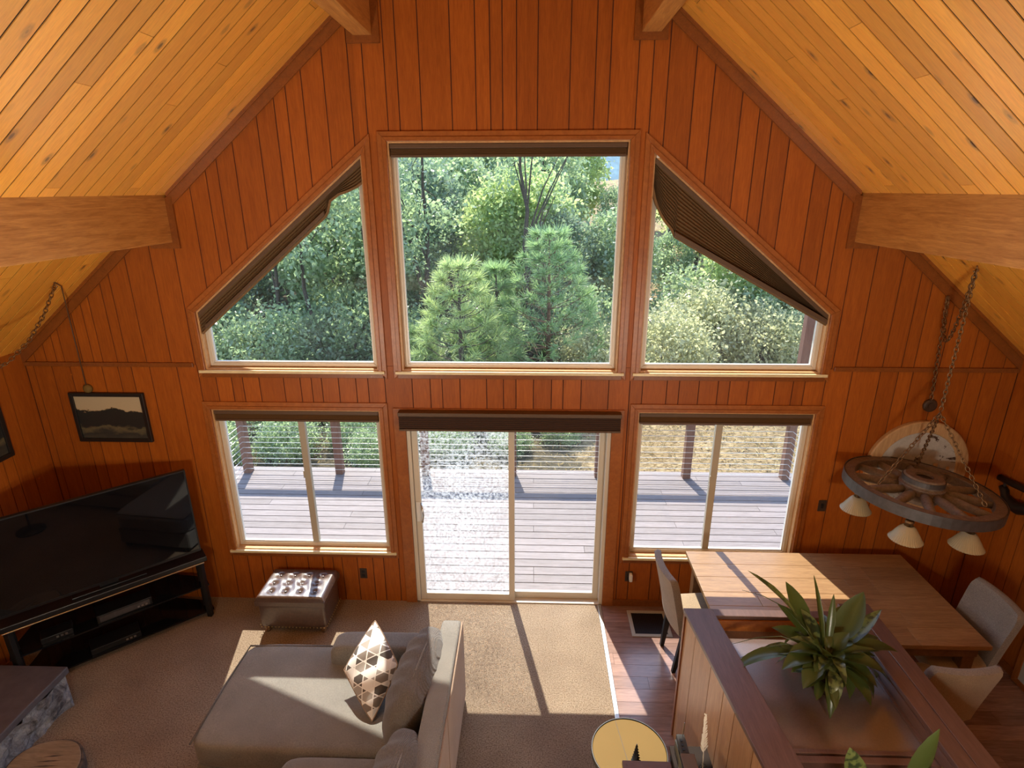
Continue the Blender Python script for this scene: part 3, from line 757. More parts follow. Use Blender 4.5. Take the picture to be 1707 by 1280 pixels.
# back: slim padded frame with lighter outside panel
mb = MB(); mb.rbox((-.39, -2.45, .48), (.075, 1.27, .37), 16, 14); mb.build('back_frame', M['sofa'], so, smooth=True)
mb = MB()
for a, b in ((-1.20, -2.05), (-2.06, -3.70)): mb.prism([(a, .10), (b, .10), (b, .80), (a, .815)], -.318, -.304, 'x')
mb.build('outside_back_panel', M['sofa_side'], so, bevel=.005)
def cush(yc, hw, tilt, z0, zh, yaw):
    def warp(q):
        r = abs(q.y) / hw; s = abs(q.z) / zh
        x = q.x * (1 - .50 * r ** 3) * (1 - .45 * s ** 3)
        wr = .017 * math.sin(q.y * 46 + 2.4 * math.sin(q.z * 7)) * (1 - r ** 4) * (.25 + .75 * max(0, q.z / zh))
        return (x + wr * (1 if q.x < 0 else .4), q.y * (1 - .06 * s ** 4), q.z + .035 * (q.z / zh) * (1 - r * r) + .006 * math.sin(q.y * 40) * max(0, q.z / zh))
    rot = Matrix.Rotation(yaw, 3, 'Z') @ Matrix.Rotation(tilt, 3, 'Y')
    mb = MB(); mb.rbox((-.585, yc, z0 + zh), (.155, hw, zh), 4, 30, rot, warp); c = mb.build('back_cushion', M['cord'], so, smooth=True)
    mb = MB(); P = []
    for i in range(25):
        a = PI * (i / 24); q = Vector((0, math.cos(a) * hw * .985, math.sin(a) ** .45 * zh)); w = Vector(warp(Vector((0, q.y, q.z)))) ; w.x = 0
        P.append(Vector((-.585, yc, z0 + zh)) + rot @ (w * 1.0 + Vector((0, 0, .002))))
    mb.tube(P, .006, 6); mb.build('cushion_seam', M['sofa'], c, smooth=True)
cush(-1.70, .42, math.radians(12), .45, .235, math.radians(-7))
cush(-2.52, .40, math.radians(14), .45, .22, math.radians(-3))
cush(-3.30, .40, math.radians(13), .45, .22, 0)
for x, y in ((-.345, -1.28), (-.345, -3.6), (-1.98, -1.2), (-1.98, -1.96)):
    mb = MB(); mb.hexa([(x - .025, y - .025, 0), (x + .025, y - .025, 0), (x + .025, y + .025, 0), (x - .025, y + .025, 0), (x - .035, y - .035, .08), (x + .035, y - .035, .08), (x + .035, y + .035, .08), (x - .035, y + .035, .08)])
    mb.build('foot', M['blackmetal'], so)

# throw pillow standing on one corner against the arm and the back cushion
pc = [Vector(p) for p in ((-.955, -1.30, .885), (-1.145, -1.52, .63), (-.875, -1.81, .480), (-.745, -1.53, .70))]
ctr = sum(pc, Vector()) / 4
pl = thing('throw_pillow', 'grey and white triangle print pillow leaning on the sofa back cushion', 'pillow', tuple(ctr))
nrm = (pc[2] - pc[0]).cross(pc[1] - pc[3]).normalized()
if nrm.x > 0: nrm = -nrm
N = 24
def pill(sgn):
    P = []
    for i in range(N + 1):
        row = []
        for j in range(N + 1):
            u, v = i / N, j / N
            a = pc[0].lerp(pc[1], u); b = pc[3].lerp(pc[2], u); p = a.lerp(b, v)
            e = (16 * u * (1 - u) * v * (1 - v)) ** .55
            pull = -.045 * (math.sin(PI * u) * (2 * v - 1) ** 2 + math.sin(PI * v) * (2 * u - 1) ** 2)
            p = p.lerp(ctr, pull) + nrm * sgn * (.002 + .088 * e)
            p += nrm * sgn * .006 * math.sin(9 * u + 14 * v) * e
            row.append(p)
        P.append(row)
    return P
mb = MB(); mb.grid(pill(1)); mb.grid([r[::-1] for r in pill(-1)]); mb.build('pillow_cover', M['pillow'], pl, smooth=True)
mb = MB(); E_ = [pill(1)[i][0] for i in range(N + 1)] + [pill(1)[N][j] for j in range(1, N + 1)] + [pill(1)[i][N] for i in range(N - 1, -1, -1)] + [pill(1)[0][j] for j in range(N - 1, 0, -1)]
mb.tube(E_, .005, 6, True); mb.build('pillow_piping', M['sofa_side'], pl, smooth=True)

# ------------------------------------------------------------------ tufted ottoman
ox, oy, hx, hy = -2.0, -.285, .325, .22
ot = thing('ottoman', 'tufted dark brown leather storage ottoman under the window', 'ottoman', (ox, oy, 0))
mb = MB(); mb.rbox((ox, oy, .205), (hx - .012, hy - .012, .135), 14, 10); mb.build('body', M['leather'], ot, smooth=True)
btn = []
for r in range(3):
    for c in range(4): btn.append((ox + (-.205 + c * .137) * 1.0 + (-.02 if r == 1 else 0), oy + (-.12 + r * .115)))
NX, NY = 72, 52; P = []
for i in range(NX + 1):
    row = []
    for j in range(NY + 1):
        u, v = -1 + 2 * i / NX, -1 + 2 * j / NY
        x, y = ox + u * hx, oy + v * hy
        ed = max(abs(u), abs(v))
        z = .42 + .012 * (1 - u * u) * (1 - v * v) - .05 * max(0, (ed - .88) / .12) ** 2.4
        for bx, by in btn:
            dd = math.hypot(x - bx, y - by); z -= .020 * math.exp(-(dd / .030) ** 2) + .004 * math.exp(-(dd / .07) ** 2)
        z += .0025 * math.sin(x * 90 + y * 40) * (1 - ed)
        row.append((x, y, z))
    P.append(row)
mb = MB(); mb.grid(P)
rim = [P[i][0] for i in range(NX)] + [P[NX][j] for j in range(NY)] + [P[i][NY] for i in range(NX, 0, -1)] + [P[0][j] for j in range(NY, 0, -1)]
lo = [(p[0], p[1], .325) for p in rim]; n = len(rim)
mb.add(rim + lo, [(i, i + n, (i + 1) % n + n, (i + 1) % n) for i in range(n)])
mb.build('lid', M['leather'], ot, smooth=True)
for bx, by in btn:
    mb = MB(); mb.rbox((bx, by, .412), (.012, .012, .007), 2.2, 6); mb.build('button', M['leather'], ot, smooth=True)
for i in range(19):
    mb = MB(); mb.rbox((ox - hx + .03 + i * (2 * hx - .06) / 18, oy - hy + .004, .088), (.006, .005, .006), 2, 4); mb.build('nailhead', M['brass'], ot, smooth=True)
for i in range(13):
    for sg in (-1, 1):
        mb = MB(); mb.rbox((ox + sg * (hx - .008), oy - hy + .03 + i * (2 * hy - .06) / 12, .088), (.005, .006, .006), 2, 4); mb.build('nailhead', M['brass'], ot, smooth=True)
for sx in (-1, 1):
    for sy in (-1, 1):
        mb = MB(); mb.lathe([(.018, 0), (.026, .03), (.034, .06), (.036, .085)], (ox + sx * (hx - .06), oy + sy * (hy - .06), 0), 16); mb.build('foot', M['tabledark'], ot, smooth=True)

# ------------------------------------------------------------------ television corner
A = Vector((-2.90, -.245)); dv = Vector((-.748, -.664)).normalized(); nv = Vector((dv.y, -dv.x))      # nv points to the corner
if nv.y < 0: nv = -nv
tvL = 1.46
def tvp(s, d, z): q = A + dv * s + nv * d; return (q.x, q.y, z)
tv = thing('television', 'large flat black television standing diagonally in the corner', 'television', tvp(tvL / 2, 0, .69))
def obox(mb, s0, s1, d0, d1, z0, z1):
    return mb.hexa([tvp(s1, d0, z0), tvp(s0, d0, z0), tvp(s0, d1, z0), tvp(s1, d1, z0), tvp(s1, d0, z1), tvp(s0, d0, z1), tvp(s0, d1, z1), tvp(s1, d1, z1)])
mb = MB(); obox(mb, 0, tvL, .008, .045, .735, 1.575); mb.build('casing', M['black'], tv, bevel=.004)
mb = MB(); obox(mb, .012, tvL - .012, .004, .0078, .757, 1.563); mb.build('screen', M['screen'], tv)
mb = MB(); obox(mb, 0, tvL, .002, .008, .735, .757); obox(mb, 0, tvL, .002, .008, 1.563, 1.575); obox(mb, 0, .012, .002, .008, .757, 1.563); obox(mb, tvL - .012, tvL, .002, .008, .757, 1.563); mb.build('bezel', M['black'], tv)
mb = MB(); obox(mb, .45, 1.0, .02, .16, .672, .685); obox(mb, .66, .80, .05, .09, .685, .80); mb.build('pedestal', M['black'], tv, bevel=.004)
st = thing('tv_stand', 'black television stand with dark glass shelves in the corner', 'tv stand', tvp(.75, .1, 0))
def stpoly(ins=0.0, front=-.03):
    # corner shaped: long front edge, cut off against both walls
    pts = [tvp(-.03 + ins, front + ins, 0), tvp(-.03 + ins, .14, 0), (-3.52, -.06 - ins, 0), (-4.22 + ins, -.62, 0), tvp(1.50 - ins, .12, 0), tvp(1.50 - ins, front + ins, 0)]
    return [(p[0], p[1]) for p in pts]
mb = MB(); mb.prism(stpoly(), .622, .671, 'z'); mb.build('top', M['black'], st, bevel=.006)
for z in (.05, .335):
    mb = MB(); mb.prism(stpoly(.02, -.02), z, z + .014, 'z'); mb.build('glass_shelf', M['smokeglass'], st)
for s, dd in ((.03, .0), (1.44, .0), (.03, .11), (1.44, .10)):
    mb = MB(); q = tvp(s, dd, 0); mb.box(q[0] - .022, q[0] + .022, q[1] - .022, q[1] + .022, 0, .622); mb.build('leg', M['blackmetal'], st, bevel=.004)
mb = MB(); mb.tube([tvp(0.0, -.034, .618), tvp(1.47, -.034, .618)], .005, 6); mb.build('edge_strip', M['steel'], st)
def box_on_shelf(nm, lab, cat, s0, s1, d0, d1, z0, z1, mat, face=None):
    t = thing(nm, lab, cat, tvp((s0 + s1) / 2, (d0 + d1) / 2, z0)); mb = MB(); obox(mb, s0, s1, d0, d1, z0, z1); mb.build('housing', mat, t, bevel=.004)
    mb = MB(); obox(mb, s0 + .02, s1 - .02, d0 - .003, d0 - .0002, z0 + .012, z1 - .012); mb.build('front_panel', face or M['iron'], t)
    for k in range(3):
        mb = MB(); obox(mb, s0 + .04 + k * .03, s0 + .058 + k * .03, d0 - .008, d0 - .0032, z0 + .02, z0 + .035); mb.build('button', M['steel'], t)
    return t
box_on_shelf('receiver', 'grey fronted receiver on the upper glass shelf of the television stand', 'receiver', .46, .88, .03, .20, .349, .425, M['black'], M['iron'])
box_on_shelf('disc_player', 'slim dark disc player on the lower glass shelf of the television stand', 'disc player', .60, .98, .03, .20, .064, .118, M['black'], M['blackmetal'])
box_on_shelf('game_console', 'small dark console box on the upper glass shelf at the hearth end', 'console', 1.05, 1.27, .04, .18, .349, .40, M['black'], M['blackmetal'])

# stone hearth
he = thing('stone_hearth', 'raised grey stone hearth with dark slate top at the side wall', 'hearth', (-3.9, -2.4, 0))
rng = random.Random(3); P = []
ny, nz = 70, 9
for i in range(ny + 1):
    row = []; y = -1.29 - i * 2.6 / ny
    for j in range(nz + 1):
        z = .285 * j / nz; d = .030 * (rng.random() - .5) + .02 * math.sin(y * 9 + z * 12) + .015 * math.sin(y * 23 - z * 30)
        row.append((-3.515 + (d if 0 < i < ny else 0), y, z))
    P.append(row)
mb = MB(); mb.grid([r[::-1] for r in P])
Q = []
for i in range(21):
    row = []; x = -4.31 + i * (.795) / 20
    for j in range(nz + 1):
        z = .285 * j / nz; d = .022 * (rng.random() - .5) if 0 < i < 20 else 0
        row.append((x, -1.29 + d, z))
    Q.append(row)
mb.grid(Q); mb.build('stone_face', M['stone'], he)
mb = MB(); mb.prism([(-4.31, -2.02), (-3.49, -2.02), (-3.50, -1.66), (-3.49, -1.27), (-4.31, -1.27)], .285, .345, 'z'); mb.build('slab', M['slate'], he, bevel=.008)
mb = MB(); mb.prism([(-4.31, -2.95), (-3.49, -2.95), (-3.48, -2.5), (-3.49, -2.028), (-4.31, -2.028)], .285, .343, 'z'); mb.build('slab', M['slate'], he, bevel=.008)
mb = MB(); mb.prism([(-4.31, -3.89), (-3.49, -3.89), (-3.49, -2.958), (-4.31, -2.958)], .285, .345, 'z'); mb.build('slab', M['slate'], he, bevel=.008)
# log slice stool
lx, ly = -3.215, -1.93
ls = thing('log_slice_table', 'low round log slice with pale oval top beside the stone hearth', 'log table', (lx, ly, 0))
def ov(r): return [(lx + r * (1.0 + .08 * math.cos(2 * a + .6) + .02 * math.cos(5 * a)) * math.cos(a), ly + r * (.90 + .03 * math.sin(3 * a)) * math.sin(a)) for a in [2 * PI * k / 40 for k in range(40)]]
mb = MB(); mb.prism(ov(.25), 0, .115, 'z'); mb.build('bark_rim', M['bark'], ls, bevel=.01)
mb = MB(); mb.prism(ov(.232), .113, .125, 'z'); mb.build('top', M['slice_top'], ls, bevel=.004)
mb = MB()
for k in range(5):
    y = ly - .09 + k * .038; mb.prism([(lx - .12 + .02 * k, y), (lx + .02, y + .004), (lx + .13 - .01 * k, y + .016), (lx + .02, y + .016)], .1252, .1262, 'z')
mb.build('grain_crack', M['bark'], ls)

# pictures
def picture(nm, lab, x0, x1, z0, z1, mat):
    t = thing(nm, lab, 'picture', ((x0 + x1) / 2, 0, z0)); fw = .035
    mb = MB(); o = [(x0, z0), (x1, z0), (x1, z1), (x0, z1)]; i = [(x0 + fw, z0 + fw), (x1 - fw, z0 + fw), (x1 - fw, z1 - fw), (x0 + fw, z1 - fw)]
    ring(mb, o, i, -.032, -.0005); mb.build('frame', M['artframe'], t, bevel=.004)
    mb = MB(); mb.box(x0 + fw, x1 - fw, -.016, -.010, z0 + fw, z1 - fw); mb.build('print', mat, t); return t
picture('framed_picture', 'dark framed landscape painting on the gable wall above the television', -3.985, -3.295, 1.745, 2.225, M['art'])
t = thing('cord_outlet_cover', 'pale carved knob at the top edge of the landscape painting', 'wall knob', (-3.80, 0, 2.24))
mb = MB(); mb.lathe([(.042, 0), (.040, -.02), (.026, -.034), (.01, -.04)], (-3.80, -.0005, 2.262), 24, 'y'); mb.build('cover', M['brasstop'], t, smooth=True)
t = thing('framed_picture', 'black framed picture on the side wall, cut by the photo edge', 'picture', (-4.33, -.75, 1.77))
mb = MB(); o = [(-1.15, 1.77), (-.375, 1.77), (-.375, 2.36), (-1.15, 2.36)]; i = inset(o, .04)
for k in range(4):
    j = (k + 1) % 4; mb.prism([o[k], o[j], i[j], i[k]], -4.3295, -4.295, 'x')
mb.build('frame', M['artframe'], t, bevel=.003)
mb = MB(); mb.box(-4.318, -4.31, i[0][0], i[1][0], i[0][1], i[2][1]); mb.build('print', M['art2'], t)

# round plaque on the dining side of the gable wall
pcx, pcz = 3.655, 1.585
t = thing('round_plaque', 'round wooden wall plaque with peeling white centre behind the wheel light', 'plaque', (pcx, 0, pcz))
mb = MB(); mb.lathe([(.36, -.006), (.445, -.001), (.445, -.035), (.435, -.044), (.345, -.044), (.335, -.03)], (pcx, -.0005, pcz), 64, 'y'); mb.build('rim', M['birch'], t, smooth=False, bevel=.003)
mb = MB(); mb.lathe([(.338, -.01), (.338, -.033), (.0005, -.034)], (pcx, -.0005, pcz), 64, 'y'); mb.build('painted_centre', M['peel'], t)
mb = MB(); mb.box(pcx + .13, pcx + .17, -.052, -.0455, pcz - .40, pcz + .05); mb.box(pcx + .25, pcx + .275, -.052, -.0455, pcz - .34, pcz + .02); mb.build('batten', M['birch'], t, bevel=.003)

# dark carved ornament on the side wall
t = thing('wall_ornament', 'dark rustic branch shaped ornament on the side wall near the wheel light', 'ornament', (4.33, -.4, 1.5))
mb = MB(); mb.tube([(4.30, -.155, 1.562), (4.30, -.28, 1.572), (4.30, -.50, 1.60), (4.30, -.9, 1.62)], [.030, .030, .032, .03], 10); mb.build('bar', M['artframe'], t, smooth=True)
mb = MB(); mb.tube([(4.30, -.20, 1.50), (4.30, -.24, 1.475), (4.29, -.27, 1.44), (4.29, -.34, 1.41), (4.29, -.42, 1.41), (4.30, -.56, 1.47), (4.30, -.70, 1.60)], [.026, .034, .034, .045, .055, .045, .03], 10); mb.build('curved_branch', M['artframe'], t, smooth=True)
mb = MB(); mb.tube([(4.30, -.22, 1.57), (4.30, -.225, 1.50)], .012, 8); mb.build('hanger', M['blackmetal'], t)
# tall framed glass leaning by the side wall
t = thing('leaning_mirror', 'wood framed glass panel leaning on the side wall behind the dining chairs', 'mirror', (4.25, -1.2, 0))
mb = MB(); o = [(-1.62, .012), (-.83, .012), (-.83, 1.25), (-1.62, 1.25)]; i = inset(o, .05)
for k in range(4):
    j = (k + 1) % 4; mb.prism([o[k], o[j], i[j], i[k]], 4.285, 4.312, 'x')
mb.build('frame', M['casing'], t, bevel=.003)
mb = MB(); mb.box(4.294, 4.30, i[0][0], i[1][0], i[0][1], i[2][1]); mb.build('glass', plain('pale_glass', (0.45, 0.46, 0.42), 0.12), t)

# ------------------------------------------------------------------ half wall with planter shelf
hw = thing('wall_partition', 'panelled half wall with plank caps and recessed brown shelf', 'half wall', (2.0, -2.4, 0), kind='structure')
ZC = 1.15
lo_ = lambda y: 1.294 + .104 * (-1.464 - y) if y < -1.464 else 1.294      # outer face toward the sofa
YF, YN = -1.43, -3.55
def Lx(y): return 1.294 - .104 * (y + 1.464)
# sofa side: vertical boards
mb = MB(); y = YF; pat = [.20, .26, .19, .15, .23, .18]; i = 0
while y > YN:
    y2 = max(YN, y - pat[i % 6]); i += 1; a, b = y - .003, y2 + .003
    mb.hexa([(Lx(a) + .012, a, 0), (Lx(a) + .024, a, 0), (Lx(b) + .024, b, 0), (Lx(b) + .012, b, 0), (Lx(a) + .012, a, ZC - .032), (Lx(a) + .024, a, ZC - .032), (Lx(b) + .024, b, ZC - .032), (Lx(b) + .012, b, ZC - .032)][::1])
    y = y2
mb.f = [f[::-1] for f in mb.f]; mb.build('side_boards', M['halfpanel'], hw)
mb = MB(); mb.hexa([(Lx(YN) + .0235, YN, 0), (Lx(YN) + .12, YN, 0), (Lx(YF) + .12, YF + .0, 0), (Lx(YF) + .0235, YF + .0, 0), (Lx(YN) + .0235, YN, ZC - .033), (Lx(YN) + .12, YN, ZC - .033), (Lx(YF) + .12, YF, ZC - .033), (Lx(YF) + .0235, YF, ZC - .033)]); mb.build('stud_wall', M['groove'], hw)
mb = MB(); mb.box(2.47, 2.59, YN, YF + .05, 0, ZC - .033); mb.build('dining_side', M['halfpanel'], hw)
mb = MB(); mb.box(Lx(YF) + .12, 2.47, YF - .05, YF, 0, ZC - .033); mb.build('end_panel', M['halfpanel'], hw)
mb = MB(); mb.box(Lx(YF) + .005, Lx(YF) + .03, YF - .02, YF + .012, 0, ZC - .033); mb.build('corner_bead', M['trim'], hw)
# caps
mb = MB(); mb.hexa([(Lx(YN), YN, ZC - .032), (Lx(YN) + .205, YN, ZC - .032), (Lx(YF) + .20, YF + .02, ZC - .032), (Lx(YF), YF + .02, ZC - .032), (Lx(YN), YN, ZC), (Lx(YN) + .205, YN, ZC), (Lx(YF) + .20, YF + .02, ZC), (Lx(YF), YF + .02, ZC)]); mb.build('cap_board', M['cap'], hw, bevel=.004)
mb = MB(); mb.box(2.40, 2.50, YN, YF + .10, ZC - .032, ZC); mb.build('cap_board', M['cap'], hw, bevel=.004)
mb = MB(); mb.box(2.502, 2.615, YN, YF + .10, ZC - .032, ZC + .002); mb.build('cap_board', M['cap'], hw, bevel=.004)
mb = MB(); mb.box(Lx(YF) + .202, 2.398, YF - .052, YF + .02, ZC - .032, ZC - .002); mb.build('cap_board', M['cap'], hw, bevel=.004)
# inner faces and trims
mb = MB(); mb.hexa([(Lx(YN) + .19, YN, .6), (Lx(YN) + .205, YN, .6), (Lx(YF) + .205, YF - .05, .6), (Lx(YF) + .19, YF - .05, .6), (Lx(YN) + .19, YN, ZC - .033), (Lx(YN) + .205, YN, ZC - .033), (Lx(YF) + .205, YF - .05, ZC - .033), (Lx(YF) + .19, YF - .05, ZC - .033)])
mb.box(2.395, 2.41, YN, YF - .05, .6, ZC - .033); mb.build('inner_lining', M['cap'], hw)
mb = MB(); mb.box(Lx(YF) + .2, 2.40, YF - .062, YF - .047, .95, ZC - .033); mb.build('end_lining', M['casing'], hw)
mb = MB(); mb.prism([(Lx(-2.40) + .205, -2.40), (2.395, -2.40), (2.395, -1.49), (Lx(-1.49) + .205, -1.49)], 1.012, 1.03, 'z'); mb.build('shelf_panel', M['shelfpanel'], hw)
mb = MB(); mb.hexa([(Lx(-2.40) + .206, -2.40, 1.031), (Lx(-2.40) + .222, -2.40, 1.031), (Lx(-1.5) + .222, -1.5, 1.031), (Lx(-1.5) + .206, -1.5, 1.031), (Lx(-2.40) + .206, -2.40, 1.05), (Lx(-2.40) + .222, -2.40, 1.05), (Lx(-1.5) + .222, -1.5, 1.05), (Lx(-1.5) + .206, -1.5, 1.05)])
mb.box(2.378, 2.394, -2.40, -1.5, 1.031, 1.05); mb.build('shelf_moulding', M['cap'], hw)
mb = MB(); mb.box(Lx(-2.42) + .205, 2.394, -2.425, -2.40, 1.0, 1.052); mb.box(Lx(-2.45) + .205, 2.394, -2.475, -2.432, .99, 1.045); mb.build('divider_cap', M['cap'], hw, bevel=.003)
mb = MB(); mb.box(Lx(-2.45) + .205, 2.394, -2.470, -2.435, .6, .989); mb.build('divider', M['casing'], hw)
mb = MB(); mb.box(Lx(-2.45) + .2, 2.40, YN, -2.436, .58, .60); mb.build('lower_shelf', M['shelfpanel'], hw)

# ------------------------------------------------------------------ house plants
def leaf(mb, base, tip, width, sag=0.0, fold=.25, n=9, up=(0, 0, 1), base_w=.12, wav=0.0, stem=.18, peak=.45):
    base, tip = Vector(base), Vector(tip); ax = tip - base; L = ax.length
    side = ax.cross(Vector(up));
    side = side.normalized() if side.length > 1e-5 else Vector((1, 0, 0))
    nrm = side.cross(ax).normalized(); P = []
    for i in range(n + 1):
        u = i / n
        c = base + ax * u + nrm * (4 * u * (1 - u)) * sag * L
        if u < stem: w = width * .06
        else:
            q = (u - stem) / (1 - stem); w = width * (math.sin(PI * min(1, q / (2 * peak))) if q < peak else math.cos(PI / 2 * (q - peak) / (1 - peak)) ** .8)
            w = max(w, width * .03)
        w *= 1 + wav * math.sin(i * 2.9)
        P.append([c - side * w / 2 + nrm * fold * w * .5, c - side * w * .25 + nrm * fold * w * .12, c, c + side * w * .25 + nrm * fold * w * .12, c + side * w / 2 + nrm * fold * w * .5])
    mb.grid(P)
cr = Vector((2.03, -1.93, 1.20))
pt = thing('potted_plant', 'leafy dark green potted plant in the middle of the recessed shelf', 'plant', (2.03, -1.95, 1.03))
mb = MB(); mb.lathe([(.075, 0), (.085, .01), (.115, .15), (.122, .155), (.122, .175), (.108, .178), (.100, .165)], (2.03, -1.95, 1.0305), 28); mb.build('pot', M['pot'], pt, smooth=True)
mb = MB(); mb.lathe([(.098, 0), (.05, .012), (.005, .015)], (2.03, -1.95, 1.185), 20); mb.build('soil', M['soil'], pt, smooth=True)
big = [((1.55, -1.75, 1.72), .085, .05, 1, .42), ((1.86, -1.62, 1.545), .17, -.05, 0, .3), ((2.005, -1.66, 1.63), .035, 0, 0, .05), ((1.985, -1.7, 1.66), .030, .02, 0, .05), ((2.10, -1.75, 1.56), .06, .0, 0, .2),
       ((2.30, -1.72, 1.555), .19, -.06, 0, .22), ((2.42, -1.74, 1.44), .12, -.03, 1, .2), ((1.46, -1.90, 1.06), .125, .16, 0, .2), ((2.50, -1.86, 1.22), .13, .14, 0, .2), ((2.44, -1.75, 1.23), .11, .10, 0, .2),
       ((1.62, -1.86, 1.17), .13, .12, 1, .25), ((2.36, -1.92, 1.07), .17, .20, 0, .25), ((1.74, -1.78, 1.32), .17, .08, 0, .2), ((2.10, -2.10, 1.09), .11, .34, 0, .1), ((2.24, -2.10, 1.10), .15, .30, 0, .15),
       ((1.82, -2.10, 1.16), .14, .26, 0, .2), ((1.98, -2.16, 1.08), .10, .36, 1, .1), ((1.80, -1.68, 1.42), .13, .04, 0, .3), ((2.22, -1.66, 1.40), .12, .05, 0, .3), ((1.72, -2.02, 1.22), .15, .2, 0, .2),
       ((2.30, -2.05, 1.24), .14, .2, 0, .2), ((2.05, -2.05, 1.33), .15, .2, 0, .3), ((1.92, -1.95, 1.36), .16, .15, 0, .25), ((2.16, -1.88, 1.38), .13, .12, 0, .3), ((2.38, -2.0, 1.13), .09, .25, 0, .2), ((1.93, -1.72, 1.42), .12, .05, 1, .3)]
for tip, w, sag, sp, stem in big:
    mb = MB(); a = Vector(tip) - cr
    leaf(mb, cr + Vector((a.x, a.y, 0)).normalized() * .03, tip, w * .80, sag + .04, .28, 12, (0, 0, 1) if abs(a.z) < a.length * .93 else (0, 1, 0), wav=.07 if w < .1 else .02, stem=stem)
    mb.build('leaf', M['houseleafspot'] if sp else M['houseleaf'], pt, smooth=True)
rng = random.Random(11)
for k in range(62):
    a = rng.uniform(0, 2 * PI); r = rng.uniform(.12, .30); z = rng.uniform(1.05, 1.34)
    tip = cr + Vector((math.cos(a) * r, math.sin(a) * r, z - cr.z))
    mb = MB(); leaf(mb, cr + Vector((0, 0, rng.uniform(-.03, .03))), tip, rng.uniform(.03, .115), rng.uniform(.06, .3), .35, 8, wav=.12); mb.build('leaf', M['houseleafspot'] if k % 4 == 0 else M['houseleaf'], pt, smooth=True)
for tip in ((1.53, -1.84, 1.12), (1.50, -1.80, 1.20), (1.62, -1.55, 1.42), (2.46, -2.0, 1.04)):
    mb = MB(); m_ = (cr + Vector(tip)) / 2 + Vector((0, 0, .13)); mb.tube([cr, (cr + m_) / 2 + Vector((0, 0, .03)), m_, (m_ + Vector(tip)) / 2 + Vector((0, 0, .02)), tip], [.003, .003, .003, .0025, .001], 5); mb.build('thin_stem', M['houseleaf'], pt, smooth=True)
p2 = thing('potted_plant', 'second potted plant in the lower bay nearest the camera, only leaf tips showing', 'plant', (1.95, -2.85, .6))
mb = MB(); mb.lathe([(.09, 0), (.12, .16), (.13, .20), (.115, .2), (.105, .18)], (1.95, -2.85, .6005), 24); mb.build('pot', M['pot'], p2, smooth=True)
c2 = Vector((1.95, -2.85, .85))
for tip, w, sag, sp in (((2.105, -2.72, 1.585), .115, .02, 0), ((1.72, -2.72, 1.455), .11, .05, 1), ((2.12, -2.78, 1.42), .10, .05, 0), ((2.25, -2.95, 1.25), .12, .1, 0), ((1.65, -3.0, 1.25), .12, .1, 0), ((1.9, -3.1, 1.3), .12, .1, 1)):
    mb = MB(); leaf(mb, c2, tip, w, sag, .3, 12, (0, 1, .2), stem=.45); mb.build('leaf', M['houseleafspot'] if sp else M['houseleaf'], p2, smooth=True)

# ------------------------------------------------------------------ dining table and chairs
tb = thing('dining_table', 'large plank topped dining table half in sun under the wheel light', 'table', (2.65, -.72, 0))
rng = random.Random(5); x0, x1, y0, y1 = 1.655, 3.61, -1.295, -.165
mb = MB(); y = y1
for w in (.19, .18, .20, .17, .20, .19):
    cuts = sorted(rng.uniform(x0 + .4, x1 - .4) for _ in range(2)) if True else []
    xs = [x0] + cuts + [x1]
    for a, b in zip(xs[:-1], xs[1:]): mb.box(a + .0008, b - .0008, y - w + .0008, y - .0008, .725, .762)
    y -= w
mb.build('tabletop', M['table'], tb, bevel=.0025)
mb = MB(); ring(mb, [(x0 + .05, y0 + .05), (x1 - .05, y0 + .05), (x1 - .05, y1 - .05), (x0 + .05, y1 - .05)], [(x0 + .08, y0 + .08), (x1 - .08, y0 + .08), (x1 - .08, y1 - .08), (x0 + .08, y1 - .08)], 0, 1)
mb.v = [(p[0], p[2], .62 + .104 * p[1]) for p in mb.v]; mb.f = [f[::-1] for f in mb.f]; mb.build('apron', M['tabledark'], tb)
for sx in (x0 + .10, x1 - .10):
    for sy in (y0 + .10, y1 - .10):
        mb = MB(); mb.box(sx - .045, sx + .045, sy - .045, sy + .045, .004, .724); mb.build('leg', M['tabledark'], tb, bevel=.005)
